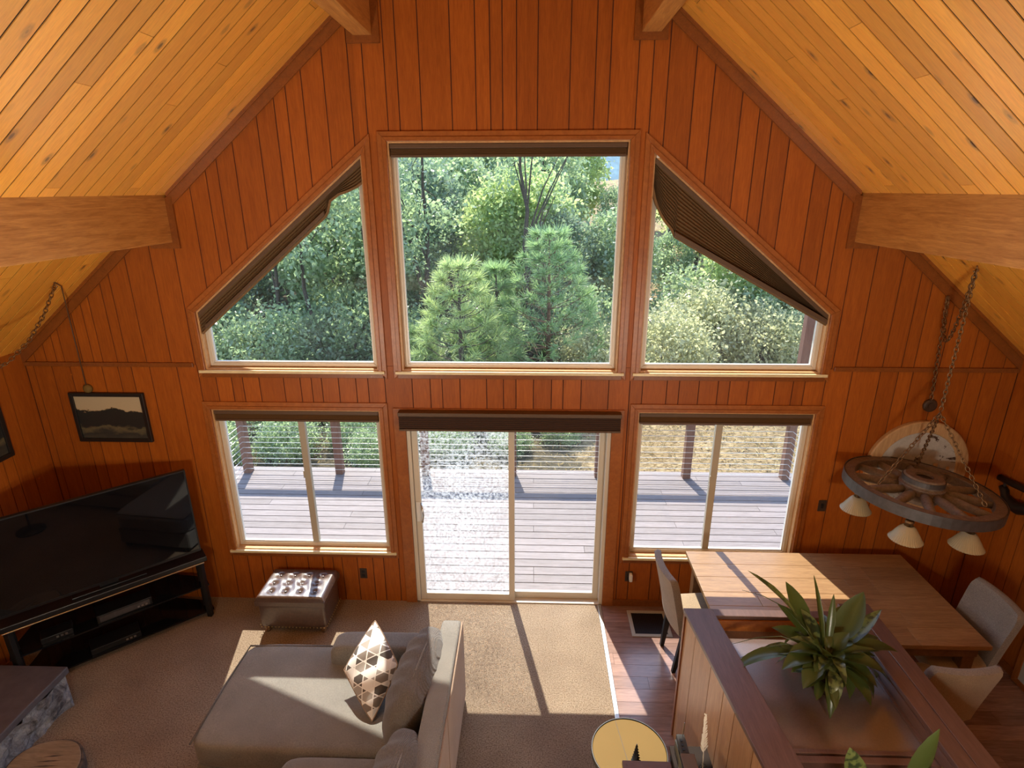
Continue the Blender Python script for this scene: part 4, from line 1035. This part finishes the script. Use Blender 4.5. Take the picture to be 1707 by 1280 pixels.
def make_chair(label):
    c = thing('dining_chair', label, 'chair', (0, 0, .004), group=None)
    mb = MB(); mb.rbox((0, .0, .455), (.235, .23, .05), 8, 10); mb.build('seat', M['chair_fab'], c, smooth=True, local=True)
    NYb, NZ = 14, 12
    def bk(off, u, v):       # u -1..1 across, v 0..1 up
        z = .44 + .535 * v; w = .235 - .015 * (1 - v); rc = 1 - .10 * max(0, (v - .86) / .14) ** 2
        y = -.205 - .115 * v ** 1.15 - .03 * (1 - u * u) * 1.0 + off
        return (u * w * rc, y, z)
    outer = [[bk(-.030, -1 + 2 * i / NYb, j / NZ) for j in range(NZ + 1)] for i in range(NYb + 1)]
    inner = [[bk(.030, -1 + 2 * i / NYb, j / NZ) for j in range(NZ + 1)] for i in range(NYb + 1)]
    mb = MB(); mb.grid(outer); mb.build('back_panel', M['chair_fab'], c, smooth=True, local=True)
    mb = MB(); mb.grid([r[::-1] for r in inner]); mb.build('backrest', M['chair_edge'], c, smooth=True, local=True)
    def per(g): return [g[0][j] for j in range(NZ + 1)] + [g[i][NZ] for i in range(1, NYb + 1)] + [g[NYb][j] for j in range(NZ - 1, -1, -1)] + [g[i][0] for i in range(NYb - 1, 0, -1)]
    a, b = per(outer), per(inner); n = len(a)
    mb = MB(); mid = [((p[0] + q[0]) / 2 * 1.035, (p[1] + q[1]) / 2, (p[2] + q[2]) / 2 + (.012 if p[2] > .9 else 0)) for p, q in zip(a, b)]
    mb.add(a + mid + b, [(i, (i + 1) % n, (i + 1) % n + n, i + n) for i in range(n)] + [(i + n, (i + 1) % n + n, (i + 1) % n + 2 * n, i + 2 * n) for i in range(n)])
    mb.build('edge_band', M['chair_edge'], c, smooth=True, local=True)
    for sx in (-1, 1):
        for sy, y0_, y1_ in ((1, .17, .19), (-1, -.17, -.225)):
            mb = MB(); mb.hexa([(sx * .155 - .014, y1_ - .016, 0), (sx * .155 + .014, y1_ - .016, 0), (sx * .155 + .014, y1_ + .016, 0), (sx * .155 - .014, y1_ + .016, 0), (sx * .185 - .018, y0_ - .03, .415), (sx * .185 + .018, y0_ - .03, .415), (sx * .185 + .018, y0_ + .03, .415), (sx * .185 - .018, y0_ + .03, .415)])
            mb.build('leg', M['blackmetal'], c, local=True)
    mb = MB(); mb.box(-.19, .19, -.19, .19, .392, .412); mb.build('seat_frame', M['blackmetal'], c, local=True)
    return c
ch = make_chair('tan upholstered dining chair at the sunlit end of the table')
ch.location = (1.655, -.66, .004); ch.rotation_euler.z = math.radians(-84)
c2_ = copy_tree(ch); c2_['label'] = 'tan upholstered dining chair with its back turned, behind the half wall'; c2_.location = (3.055, -1.41, .004); c2_.rotation_euler.z = math.radians(2)
c3_ = copy_tree(ch); c3_['label'] = 'taupe upholstered dining chair at the shaded far end of the table'; c3_.location = (3.50, -1.0, .004); c3_.rotation_euler.z = math.radians(90)

# ------------------------------------------------------------------ wagon wheel light
hk = Vector((3.34, -.58, roof(3.34))); WZ = 1.66; tilt = Matrix.Rotation(math.radians(4), 4, 'Y') @ Matrix.Rotation(math.radians(-1), 4, 'X')
wc = Vector((3.335, -.58, WZ)); RW = .545
wh = thing('wagon_wheel_chandelier', 'wagon wheel ceiling light with glass shades hung on chains above the dining table', 'chandelier', tuple(wc))
def W3(r, a, z): return wc + (tilt @ Vector((r * math.cos(a), r * math.sin(a), z)))
def lathe_t(prof, n=56):
    mb = MB(); mb.lathe(prof, (0, 0, 0), n); mb.f = mb.f[:-2]; m = len(prof)
    mb.f += [(k, (m - 1) * n + k, (m - 1) * n + (k + 1) % n, (k + 1) % n) for k in range(n)]
    mb.v = [tuple(wc + (tilt @ Vector(p))) for p in mb.v]; return mb
lathe_t([(RW - .075, -.04), (RW, -.04), (RW, .04), (RW - .075, .04)]).build('rim', M['wheelwood'], wh, bevel=.006)
lathe_t([(RW + .0005, -.043), (RW + .008, -.043), (RW + .008, .043), (RW + .0005, .043)]).build('iron_tyre', M['iron'], wh)
lathe_t([(.058, -.09), (.12, -.09), (.155, -.05), (.165, .0), (.16, .05), (.145, .06), (.142, .115), (.13, .125), (.062, .125), (.058, .105)], 40).build('hub', M['wheelwood'], wh, smooth=False)
lathe_t([(.143, .075), (.150, .075), (.150, .112), (.143, .112)], 40).build('hub_band', M['iron'], wh)
mb = MB(); mb.lathe([(.0585, .0), (.0585, .108), (.002, .109)], (0, 0, 0), 20); mb.v = [tuple(wc + (tilt @ Vector(p))) for p in mb.v]; mb.build('hub_bore', M['black'], wh)
for k in range(12):
    a = 2 * PI * k / 12 + .12
    mb = MB(); mb.tube([W3(.15, a, .01), W3(.24, a, .006), W3(.38, a, 0), W3(RW - .07, a, 0)], [.030, .038, .033, .026], 10); mb.build('spoke', M['spoke'], wh, smooth=True)
def chain_mesh(pts, link=.045, r=.0042, w=.013):
    pts = [Vector(p) for p in pts]; segs = []; mb = MB(); total = 0; k = 0; d = 0
    for p, q in zip(pts[:-1], pts[1:]): segs.append((total, (q - p).length, p, q)); total += (q - p).length
    step = link * .74
    while d + step <= total:
        m_ = d + step / 2
        for s0, L, p, q in segs:
            if s0 <= m_ <= s0 + L + 1e-6: c = p + (q - p) * ((m_ - s0) / L); t_ = (q - p).normalized(); break
        u = t_.cross(Vector((.3, 1, .1))).normalized(); v = t_.cross(u)
        b = u if k % 2 else v
        ovl = [c + t_ * (math.cos(2 * PI * i / 10) * link / 2) + b * (math.sin(2 * PI * i / 10) * w) for i in range(10)]
        mb.tube(ovl, r, 5, True); d += step; k += 1
    return mb
ringp = Vector((3.34, -.58, 2.32))
chain_mesh([hk - Vector((0, 0, .03)), ringp]).build('chain', M['chain'], wh, smooth=True)
for ang, rr in ((190, .40), (305, .44), (62, .44)):
    a = math.radians(ang); chain_mesh([ringp, W3(rr, a, .045)]).build('chain', M['chain'], wh, smooth=True)
mb = MB(); mb.tube([hk + Vector((0, 0, .0)), hk - Vector((0, 0, .02)), hk + Vector((.018, 0, -.035)), hk + Vector((.0, 0, -.052)), hk + Vector((-.018, 0, -.038))], .005, 6); mb.build('ceiling_hook', M['chain'], wh, smooth=True)
# swagged supply chain along the ceiling and down the wall to the junction cover
hk2 = Vector((3.575, -.035, roof(3.575) - .12))
sw = [hk - Vector((0, 0, .04))] + [hk.lerp(hk2, u) - Vector((0, 0, .04 + .42 * 4 * u * (1 - u))) for u in (.15, .3, .45, .6, .75, .9)] + [hk2]
chain_mesh(sw).build('swag_chain', M['chain'], wh, smooth=True)
chain_mesh([hk2, Vector((3.645, -.03, 2.22))], .05, .0045).build('wall_chain', M['chain'], wh, smooth=True)
for px, py in ((2.845, -.60), (3.005, -1.0), (3.43, -1.035)):
    dx, dy = px - wc.x, py - wc.y; zb = WZ - .045 - dx * .07 * 1.0
    c = Vector((px, py, 0))
    mb = MB(); mb.lathe([(.012, 0), (.012, .03), (.030, .032), (.030, .05), (.02, .055)], (px, py, zb - .058), 18); f_ = mb.build('lamp_holder', M['chain'], wh, smooth=True)
    mb = MB(); prof = [(.030, .118), (.042, .112), (.062, .085), (.082, .050), (.098, .020), (.110, .004), (.114, .0), (.110, .0), (.094, .020), (.078, .050), (.058, .083), (.034, .112)]
    mb.lathe(prof, (px, py, zb - .165), 160, rib=.022, nrib=40); mb.f = mb.f[:-2]; n = 160; m = len(prof)
    mb.build('glass_shade', M['ribglass'], wh, smooth=True)
    mb = MB(); mb.rbox((px, py, zb - .105), (.028, .028, .042), 2, 8); mb.build('bulb', M['white_vinyl'], wh, smooth=True)

# the matching swag chain on the television side (its lamp hangs outside the photo)
hl = Vector((-3.53, -.40, roof(3.53)))
t = thing('hanging_chain', 'brass swag chain and cord hooked to the ceiling above the landscape painting', 'chain', tuple(hl))
endp = Vector((-3.62, -1.75, roof(3.62) - .03)); pts = [hl - Vector((0, 0, .03))]
for u in (.12, .25, .4, .5, .62, .75, .88): pts.append(hl.lerp(endp, u) - Vector((0, 0, .03 + .44 * 4 * u * (1 - u))))
pts.append(endp); chain_mesh(pts).build('chain', M['chain'], t, smooth=True)
mb = MB(); mb.tube([hl, hl + Vector((-.05, .12, -.05)), (-3.79, -.03, roof(3.79) - .13), (-3.80, -.02, 2.8), (-3.80, -.02, 2.29)], .005, 6); mb.build('cord', M['rail'], t, smooth=True)
mb = MB(); mb.tube([hl, hl - Vector((0, 0, .02)), hl + Vector((.018, 0, -.035)), hl + Vector((0, 0, -.05)), hl + Vector((-.018, 0, -.036))], .005, 6); mb.build('ceiling_hook', M['chain'], t, smooth=True)

# ------------------------------------------------------------------ side table and small things
tx, ty, tr = .85, -2.035, .235
t = thing('side_table', 'round side table with brushed gold top beside the half wall', 'side table', (tx, ty, 0))
mb = MB(); mb.lathe([(tr - .004, .52), (tr, .524), (tr, .546), (tr - .004, .55)], (tx, ty, 0), 64); mb.build('top', M['brasstop'], t)
mb = MB(); mb.lathe([(tr + .0005, .517), (tr + .006, .517), (tr + .006, .555), (tr + .0005, .555)], (tx, ty, 0), 64); mb.f = mb.f[:-2] + [(k, 3 * 64 + k, 3 * 64 + (k + 1) % 64, (k + 1) % 64) for k in range(64)]; mb.build('rim', M['blackmetal'], t)
mb = MB(); mb.prism([(tx - .0012, ty - tr + .002), (tx + .0012, ty - tr + .002), (tx - .06, ty + tr - .008), (tx - .0624, ty + tr - .008)], .5501, .5508, 'z'); mb.build('top_joint', M['blackmetal'], t)
mb = MB(); mb.lathe([(.26, 0), (.25, .012), (.19, .45), (.20, .516)], (tx, ty, 0), 48); mb.build('drum_base', M['blackmetal'], t, smooth=True)
t = thing('tree_figurine', 'small black pine tree figurine on the gold side table', 'figurine', (.865, -2.15, .551))
mb = MB(); mb.lathe([(.022, 0), (.022, .012), (.008, .016)], (.865, -2.15, .5512), 16); mb.build('base', M['black'], t)
mb = MB()
for k in range(8):
    z = .57 + k * .022; r = .034 - k * .0037; mb.lathe([(r, 0), (r * .45, .016), (.004, .022)], (.865, -2.15, z), 9, rib=.25, nrib=4)
mb.build('branches', M['black'], t)
t = thing('keepsake_box', 'reddish brown wooden box with framed lid at the edge of the side table', 'box', (.92, -2.36, .5))
mb = MB(); mb.box(.775, 1.055, -2.50, -2.215, .552, .655); mb.build('body', M['boxwood'], t, bevel=.004)
mb = MB(); mb.box(.77, 1.06, -2.505, -2.21, .656, .69); mb.build('lid', M['boxwood'], t, bevel=.004)
mb = MB(); mb.box(.792, 1.038, -2.48, -2.232, .6902, .694); mb.build('lid_panel', M['boxwood'], t, bevel=.002)
t = thing('console_table', 'narrow dark console against the half wall beside the gold side table', 'console table', (1.25, -2.4, 0))
mb = MB(); mb.box(1.10, 1.335, -2.95, -2.03, .575, .60); mb.build('top', M['darkmatte'], t, bevel=.004)
for x in (1.12, 1.30):
    for y in (-2.93, -2.07):
        mb = MB(); mb.box(x - .015, x + .015, y - .015, y + .015, 0.004, .575); mb.build('leg', M['blackmetal'], t)
t = thing('portable_radio', 'small grey portable radio with antenna leaning near the half wall', 'radio', (1.155, -2.12, .6))
mb = MB(); mb.box(1.125, 1.175, -2.19, -2.06, .601, .735); mb.build('housing', M['radio'], t, bevel=.005)
mb = MB(); mb.box(1.120, 1.1248, -2.18, -2.07, .615, .70); mb.build('speaker_grille', M['black'], t)
mb = MB(); mb.tube([(1.16, -2.075, .73), (1.165, -2.07, .84)], .0025, 6); mb.build('antenna', M['steel'], t)
for k in range(3):
    mb = MB(); mb.box(1.138, 1.150, -2.175 + k * .03, -2.16 + k * .03, .735, .74); mb.build('button', M['black'], t)
t = thing('speaker_box', 'dark box shaped speaker standing in front of the portable radio', 'speaker', (1.13, -2.28, .6))
mb = MB(); mb.box(1.105, 1.19, -2.36, -2.225, .601, .78); mb.build('housing', M['rail'], t, bevel=.005)
mb = MB(); mb.box(1.10, 1.1048, -2.35, -2.235, .615, .768); mb.build('front_panel', M['black'], t)
t = thing('glass_vase', 'small clear glass vase holding a pale plume on the console', 'vase', (1.235, -2.27, .6))
mb = MB(); mb.lathe([(.028, 0), (.032, .01), (.026, .10), (.022, .13), (.0185, .13), (.022, .10), (.027, .015), (.002, .012)], (1.237, -2.27, .601), 24); mb.build('vessel', M['clear'], t, smooth=True)
t = thing('dried_plume', 'pale dried grass plume standing in the glass vase', 'dried plume', (1.237, -2.27, .62))
top = Vector((1.255, -2.15, 1.0)); bot = Vector((1.237, -2.27, .62))
mb = MB(); mb.tube([bot, bot.lerp(top, .5), top], [.002, .002, .001], 5); mb.build('stalk', M['plume'], t)
mb = MB(); rng = random.Random(2)
for k in range(46):
    u = .42 + .57 * k / 45; p = bot.lerp(top, u); s = 1 if k % 2 else -1; L = .038 * (1 - .75 * (k / 45))
    leaf(mb, p, p + Vector((s * L * .6, rng.uniform(-.008, .008), L * 1.3)), .010, 0, .1, 3, (0, 1, 0), stem=0)
mb.build('plume_hairs', M['plume'], t)
t = thing('cable_loop', 'loop of black cable lying behind the glass vase', 'cable', (1.28, -2.33, .6))
mb = MB(); mb.tube([(1.27, -2.42, .61), (1.275, -2.36, .70), (1.29, -2.30, .735), (1.305, -2.28, .70), (1.31, -2.33, .62), (1.30, -2.40, .608)], .006, 8); mb.tube([(1.285, -2.43, .608), (1.288, -2.37, .68), (1.30, -2.33, .70), (1.315, -2.35, .62)], .005, 8); mb.build('cable', M['black'], t, smooth=True)

# ------------------------------------------------------------------ uplights added below the frame, unseen, to brighten the ceiling slopes
FILL_POWER = 270.0
for x, y, lab in ((-1.90, -3.40, 'added out of view fill uplight beside the sofa end near the stone hearth'), (1.69, -3.85, 'added out of view fill uplight behind the near end of the half wall')):
    t = thing('added_fill_lamp', lab, 'fill lamp', (x, y, .004 if x > .9 else 0))
    z0 = .004 if x > .9 else 0
    mb = MB(); mb.lathe([(.15, 0), (.15, .015), (.03, .03), (.012, .05)], (x, y, z0), 36); mb.build('base', M['blackmetal'], t, smooth=True)
    mb = MB(); mb.tube([(x, y, .04), (x, y, 1.70)], .012, 10); mb.build('pole', M['blackmetal'], t, smooth=True)
    mb = MB(); mb.lathe([(.02, 0), (.09, .03), (.14, .08), (.165, .13), (.160, .13), (.135, .083), (.085, .036), (.02, .008)], (x, y, 1.70), 40); mb.build('lamp_shade', M['white_vinyl'], t, smooth=True)
    ld = bpy.data.lights.new('fill_light', 'POINT'); ld.energy = FILL_POWER; ld.color = (1.0, 0.88, 0.72); ld.shadow_soft_size = .14
    lo = bpy.data.objects.new('fill_light', ld); COL.objects.link(lo); lo.parent = t; lo.location = (0, 0, 1.815)

# ------------------------------------------------------------------ outside: deck, railing, ground
ZD = -.09
mb = MB(); y = .16; k = 0; rng = random.Random(9)
while y < 2.98:
    x = -4.45; 
    while x < 4.45:
        w = rng.choice((3.0, 3.6, 2.4)) if x > -4.4 else rng.choice((1.1, 2.3, 2.9, 3.5))
        b = min(4.45, x + w); mb.box(x + .002, b - .002, y + .0065, y + .1335, ZD - .035, ZD); x = b
    y += .14
dk = tag(mb.build('deck', M['deck']), 'weathered pinkish grey plank deck outside the patio door', 'deck', kind='structure')
mb = MB(); mb.box(-4.4, 4.4, .16, 2.95, ZD - .20, ZD - .036); mb.build('joists', M['groove'], dk)
rl = thing('deck_railing', 'deck railing of square wood posts with thin bright cables', 'railing', (0, 2.93, ZD))
YR = 2.92; ZT = ZD + .865
for x in (-4.06, -2.66, -1.36, -.06, 1.21, 2.50, 3.93):
    mb = MB(); tall = x > 3.8
    mb.box(x - .055, x + .055, YR - .055, YR + .055, ZD + .0005 if True else 0, 4.6 if tall else ZT - .001); mb.build('post', M['post'], rl, bevel=.004)
mb = MB(); mb.box(-4.10, 3.98, YR - .085, YR + .085, ZT, ZT + .04); mb.build('top_rail', M['post'], rl, bevel=.004)
for i in range(9):
    z = ZD + .085 + i * .086
    mb = MB(); mb.tube([(-4.06, .2, z), (-4.06, YR - .058, z), (-4.0, YR - .058, z), (3.9, YR - .058, z), (3.93, YR - .058, z), (3.93, .2, z)], .0042, 6); mb.build('cable', M['cable'], rl, smooth=True)
def gz(x, y): return -.75 + .06 * max(0, x) * min(1, max(0, (y - 3) / 6)) + .10 * max(0, y - 9) + .05 * math.sin(x * .9 + y * .7)
P = [[(x, y, gz(x, y)) for x in np.linspace(-45, 45, 91)] for y in np.linspace(3.0 - 4, 60, 90)]
P = [[(p[0], p[1], p[2] if p[1] > .5 else min(p[2], -.75)) for p in r] for r in P]
mb = MB(); mb.grid(P); tag(mb.build('ground', M['ground'], smooth=True), 'dry straw coloured ground sloping up beyond the deck', 'ground', kind='structure')

def np_mesh(name, V, Fq, mat, parent=None, smooth=False):
    me = bpy.data.meshes.new(name)
    V = np.asarray(V, dtype=np.float32).reshape(-1, 3); k = Fq.shape[1]
    me.vertices.add(len(V)); me.vertices.foreach_set('co', V.ravel())
    me.loops.add(Fq.size); me.loops.foreach_set('vertex_index', Fq.astype(np.int32).ravel())
    me.polygons.add(len(Fq)); me.polygons.foreach_set('loop_start', np.arange(0, Fq.size, k, dtype=np.int32))
    try: me.polygons.foreach_set('loop_total', np.full(len(Fq), k, dtype=np.int32))
    except Exception: pass
    me.update(calc_edges=True); me.validate(); me.materials.append(mat)
    o = bpy.data.objects.new(name, me); COL.objects.link(o)
    if parent: o.parent = parent
    return o
def leaves(R, centres, spread, n, size, up=.35):
    """n small pointed leaves scattered around cluster centres"""
    c = centres[R.integers(0, len(centres), n)] + R.normal(0, 1, (n, 3)) * spread
    a = R.normal(0, 1, (n, 3)); a[:, 2] -= .25; a /= np.linalg.norm(a, axis=1)[:, None]
    b = R.normal(0, 1, (n, 3)); b -= a * (a * b).sum(1)[:, None]; b /= np.linalg.norm(b, axis=1)[:, None]
    s = size * R.uniform(.6, 1.35, n)[:, None]
    V = np.stack([c - a * s * .6, c + b * s * .36, c + a * s * .6, c - b * s * .36], axis=1).reshape(-1, 3)
    return V, np.arange(4 * n).reshape(n, 4)
def blob(R, n, rx, ry, rz, zc, shell=.55, lean=0.0):
    d = R.normal(0, 1, (n, 3)); d /= np.linalg.norm(d, axis=1)[:, None]
    r = R.uniform(shell, 1.0, n)[:, None] ** .6
    p = d * r * np.array([rx, ry, rz]); p[:, 2] += zc; return p
def trunk_mb(R, h, r0, nb, crown):
    mb = MB(); pts = []; x = y = 0
    for i in range(8):
        u = i / 7; pts.append((x, y, -.3 + (h + .3) * u)); x += R.normal(0, .10) * h / 8; y += R.normal(0, .08) * h / 8
    mb.tube(pts, [r0 * (1 - .8 * i / 7) for i in range(8)], 7)
    for k in range(nb):
        i = int(R.integers(2, 7)); p = Vector(pts[i]); q = Vector(crown[int(R.integers(0, len(crown)))])
        m_ = p.lerp(q, .5) + Vector((R.normal(0, .15), R.normal(0, .15), .2)); r = r0 * (1 - .8 * i / 7) * .55
        mb.tube([p, p.lerp(m_, .5), m_, q], [r, r * .8, r * .55, r * .2], 5)
    return mb
proto = {}
def tree(key, seed, h, rx, rz, n, size, mat, zc, ncl, label, cat, group, loc, rz_=0.0, sc=1.0, r0=.11, nb=10, name='broadleaf_tree', spread=.30):
    if key not in proto:
        R = np.random.default_rng(seed)
        cl = blob(R, ncl, rx, rx, rz, zc)
        t = thing(name, label, cat, loc, rz_, group)
        V, F = leaves(R, cl, spread, n, size); np_mesh('foliage', V, F, mat, t)
        tm = trunk_mb(R, h, r0, nb, cl); tm.build('trunk', M['bark'], t, local=True)
        proto[key] = t
    else:
        t = copy_tree(proto[key]); t.location = loc; t.rotation_euler.z = rz_; t['label'] = label
        if group: t['group'] = group
    t.scale = (sc, sc, sc); return t
rng = random.Random(21)
LA = 'mid green leafy tree in the woods beyond the deck'; LB = 'bright yellow green tree in the woods beyond the deck'; LD = 'dark green dense tree in the woods beyond the deck'
spots = []
for row, (y, n, xr) in enumerate(((12.0, 8, 9.5), (15.0, 9, 12.5), (18.5, 9, 15.0), (23.0, 9, 18.0), (28.0, 8, 20.0))):
    for i in range(n):
        spots.append((row, -xr + 2 * xr * (i + .5) / n + rng.uniform(-.7, .7), y + rng.uniform(-1.2, 1.2)))
for j, (row, x, y) in enumerate(spots):
    if row == 0 and -2.2 < x < 3.6: y += 1.6
    k = rng.choice('AAADBD' if x < -2 else ('ABBAD' if x < 3 else 'BABAD'))
    sc = rng.uniform(.88, 1.15) * (.58, .70, .82, .92, 1.05)[row]
    if row >= 1 and 2.5 < x * 20.0 / (y + 4.8) < 5.0: sc *= .48
    z = gz(x, y); rot = rng.uniform(0, 6.28)
    if k == 'A': tree('A', 1, 6.6, 2.1, 2.9, 9500, .185, M['leafA'], 4.2, 150, LA, 'tree', 'mid green trees of the woods', (x, y, z), rot, sc)
    elif k == 'B': tree('B', 2, 6.2, 1.9, 2.7, 9000, .185, M['leafB'], 4.0, 130, LB, 'tree', 'bright green trees of the woods', (x, y, z), rot, sc)
    else: tree('D', 3, 7.0, 2.3, 3.0, 9500, .175, M['leafD'], 4.1, 150, LD, 'tree', 'dark green trees of the woods', (x, y, z), rot, sc)
# undergrowth
for j, (x, y, s, k) in enumerate(((-8.5, 10, 1.2, 'S'), (-6.3, 9.2, 1.1, 'S'), (-4.6, 10.4, 1.2, 'S'), (-2.9, 9.8, 1.0, 'S'), (-.9, 10.5, 1.0, 'S'), (1.6, 11.0, 1.1, 'S'), (6.6, 10.4, 1.2, 'S'), (8.4, 11.2, 1.3, 'S'), (4.9, 11.4, 1.2, 'S'), (-6.8, 6.4, .75, 'S'), (-4.9, 6.3, .62, 'S'), (-3.4, 6.9, .6, 'S'), (-1.9, 7.2, .55, 'S'), (-5.6, 4.6, .50, 'S'), (-4.3, 4.9, .46, 'S'), (-3.2, 5.3, .42, 'S'), (-6.6, 4.9, .6, 'S'), (-2.0, 5.6, .40, 'S'), (-.6, 6.2, .45, 'S'), (.5, 6.6, .42, 'S'), (-1.3, 4.9, .36, 'S'), (-.2, 5.2, .33, 'S'), (.8, 5.7, .34, 'S'), (-2.6, 4.5, .38, 'S'))):
    tree('S', 5, .9, 1.15, .85, 9000, .085, M['leafA'], .75, 60, 'green undergrowth bush at the edge of the woods', 'bush', 'undergrowth bushes at the edge of the woods', (x, y, gz(x, y)), j * 1.3, s, .05, 10, 'bush', .22)
for j, (x, y, s, lab) in enumerate(((3.35, 8.3, 1.0, 'yellow green manzanita bush seen low through the sloped dining side window'), (1.75, 8.2, .82, 'olive manzanita bush beside the taller pine'), (5.9, 9.0, .95, 'pale green manzanita bush near the tall deck post'), (4.6, 9.6, 1.15, 'round manzanita bush behind the yellow green one'))):
    tree('M', 6, .8, 1.0, .9, 9500, .075, M['leafC'], .85, 55, lab, 'bush', 'manzanita bushes', (x, y, gz(x, y)), j * 2.1, s, .05, 14, 'manzanita_bush', .20)
# young pines
def pine(x, y, top, label, mat, seed, spread0, whorls=9, bark='bark'):
    R = np.random.default_rng(seed); z0 = gz(x, y); H = top - z0
    t = thing('young_pine', label, 'pine', (x, y, z0))
    mb = MB(); mb.tube([(0, 0, -.2), (.01, .01, H * .4), (0, .02, H * .75), (0, 0, H * .97)], [.065, .05, .03, .012], 8); mb.build('trunk', M[bark], t, smooth=True, local=True)
    Vs = []; br = MB()
    def tuft(c, d, L, n):
        c = np.array(c); d = np.array(d) / np.linalg.norm(d)
        q = R.normal(0, .55, (n, 3)) + d; q /= np.linalg.norm(q, axis=1)[:, None]
        s = np.cross(q, R.normal(0, 1, (n, 3))); s /= np.linalg.norm(s, axis=1)[:, None]
        l = L * R.uniform(.7, 1.25, n)[:, None] * 1.1; w = .0085
        st = c - d * R.uniform(0, .14, n)[:, None]
        Vs.append(np.stack([st - s * w, st + s * w, st + q * l + s * w * .3, st + q * l - s * w * .3], 1).reshape(-1, 3))
    tuft((0, 0, H * .95), (0, 0, 1), .24, 80)
    for k in range(whorls):
        u = .12 + .80 * k / (whorls - 1); z = H * u; L = spread0 * (1 - u) ** .75 + .12
        nb = 6 if k < whorls - 2 else 5; a0 = R.uniform(0, 6.28)
        for b in range(nb):
            a = a0 + 2 * PI * b / nb + R.normal(0, .15); rise = .35 + .45 * u
            e = Vector((math.cos(a) * L, math.sin(a) * L, z + rise * L * .75)); m_ = Vector((math.cos(a) * L * .55, math.sin(a) * L * .55, z + rise * L * .25))
            br.tube([(0, 0, z), m_, e], [.016 * (1 - .5 * u), .010, .005], 5)
            dd = e - m_
            tuft(e, dd, .22, 46)
            for w_ in (.45, .8):
                p = m_.lerp(e, w_)
                for s_ in (-1, 1):
                    sd = Vector((-math.sin(a), math.cos(a), .35)) * s_ + dd.normalized() * .8; pe = p + sd.normalized() * L * .28
                    br.tube([p, pe], [.005, .003], 4); tuft(pe, sd, .19, 26)
    V = np.concatenate(Vs); np_mesh('needles', V, np.arange(len(V)).reshape(-1, 4), mat, t)
    br.build('branches', M[bark], t, local=True)
pine(-1.36, 7.5, 2.56, 'bright young pine centred low in the large square window', M['needle'], 4, 1.12)
pine(.60, 8.5, 3.15, 'taller grey green young pine with bare reddish trunk', M['needleB'], 8, 1.35, 11, 'barkred')
pine(-.62, 8.6, 2.38, 'small slender pine between the bright pine and the taller pine', M['needleB'], 12, .55, 7)
pine(-2.5, 8.1, .9, 'low pine sapling beside the bright young pine', M['needle'], 15, .6, 6)
# bare trunks and a tall trunk far off
for j, (x, y, h, r, lab) in enumerate(((-4.25, 11.0, 7.5, .09, 'slim dark trunk with sparse branches in the sloped television side window'), (-6.6, 10.6, 6.0, .07, 'thin leaning dark trunk low in the sloped television side window'), (-5.4, 9.6, 5.5, .075, 'dark trunk beside the thin leaning one in the sloped television side window'), (-3.5, 10.2, 5.5, .065, 'thin dark trunk nearest the gap between the sloped and the square window'), (.2, 11.4, 7.0, .10, 'forked dark trunk behind the pines in the large square window'), (-2.75, 11.2, 6.5, .09, 'straight dark trunk at the edge of the large square window'), (5.3, 17.0, 9.0, .17, 'tall grey conifer trunk under the sagging sloped blind'))):
    R = np.random.default_rng(40 + j); t = thing('bare_tree', lab, 'tree', (x, y, gz(x, y)))
    cr_ = blob(R, 14, 1.2, 1.2, 1.6, h * .75)
    trunk_mb(R, h, r, 9, cr_).build('trunk', M['bark'], t, local=True)
    V, F = leaves(R, cr_, .25, 1500, .11); np_mesh('foliage', V, F, M['leafA'], t)
# dry grass and leaf litter
R = np.random.default_rng(77); n = 26000
gx = R.uniform(-9, 9, n); gy = R.uniform(3.15, 10.5, n); keep = (gx > 1.2 + R.normal(0, .9, n)) | (R.uniform(0, 1, n) < .16); gx, gy = gx[keep], gy[keep]; n = len(gx)
gzv = np.array([gz(a, b) for a, b in zip(gx, gy)]); base = np.stack([gx, gy, gzv - .01], 1)
d = R.normal(0, 1, (n, 3)); d[:, 2] = np.abs(d[:, 2]) * .6 + .15; d /= np.linalg.norm(d, axis=1)[:, None]
s = np.cross(d, R.normal(0, 1, (n, 3))); s /= np.linalg.norm(s, axis=1)[:, None]; L = R.uniform(.05, .14, n)[:, None]
V = np.stack([base - s * .012, base + s * .012, base + d * L + s * .004, base + d * L - s * .004], 1).reshape(-1, 3)
tag(np_mesh('dry_grass', V, np.arange(len(V)).reshape(-1, 4), M['grass']), 'dry straw and leaf litter on the ground beyond the railing', 'grass', kind='stuff')
# hazy hillside far away
P = [[(x, 95 + 10 * math.sin(x * .05), z * (14 + 4 * math.sin(x * .06 + 1)) - 4 + (z * 40 * 0)) for x in np.linspace(-130, 130, 60)] for z in np.linspace(0, 1, 6)]
P = [[(p[0], p[1] + 30 * (i / 5), p[2]) for p in r] for i, r in enumerate(P)]
mb = MB(); mb.grid(P); tag(mb.build('hillside', M['hill'], smooth=True), 'hazy blue green hillside far beyond the woods', 'hillside', kind='structure')
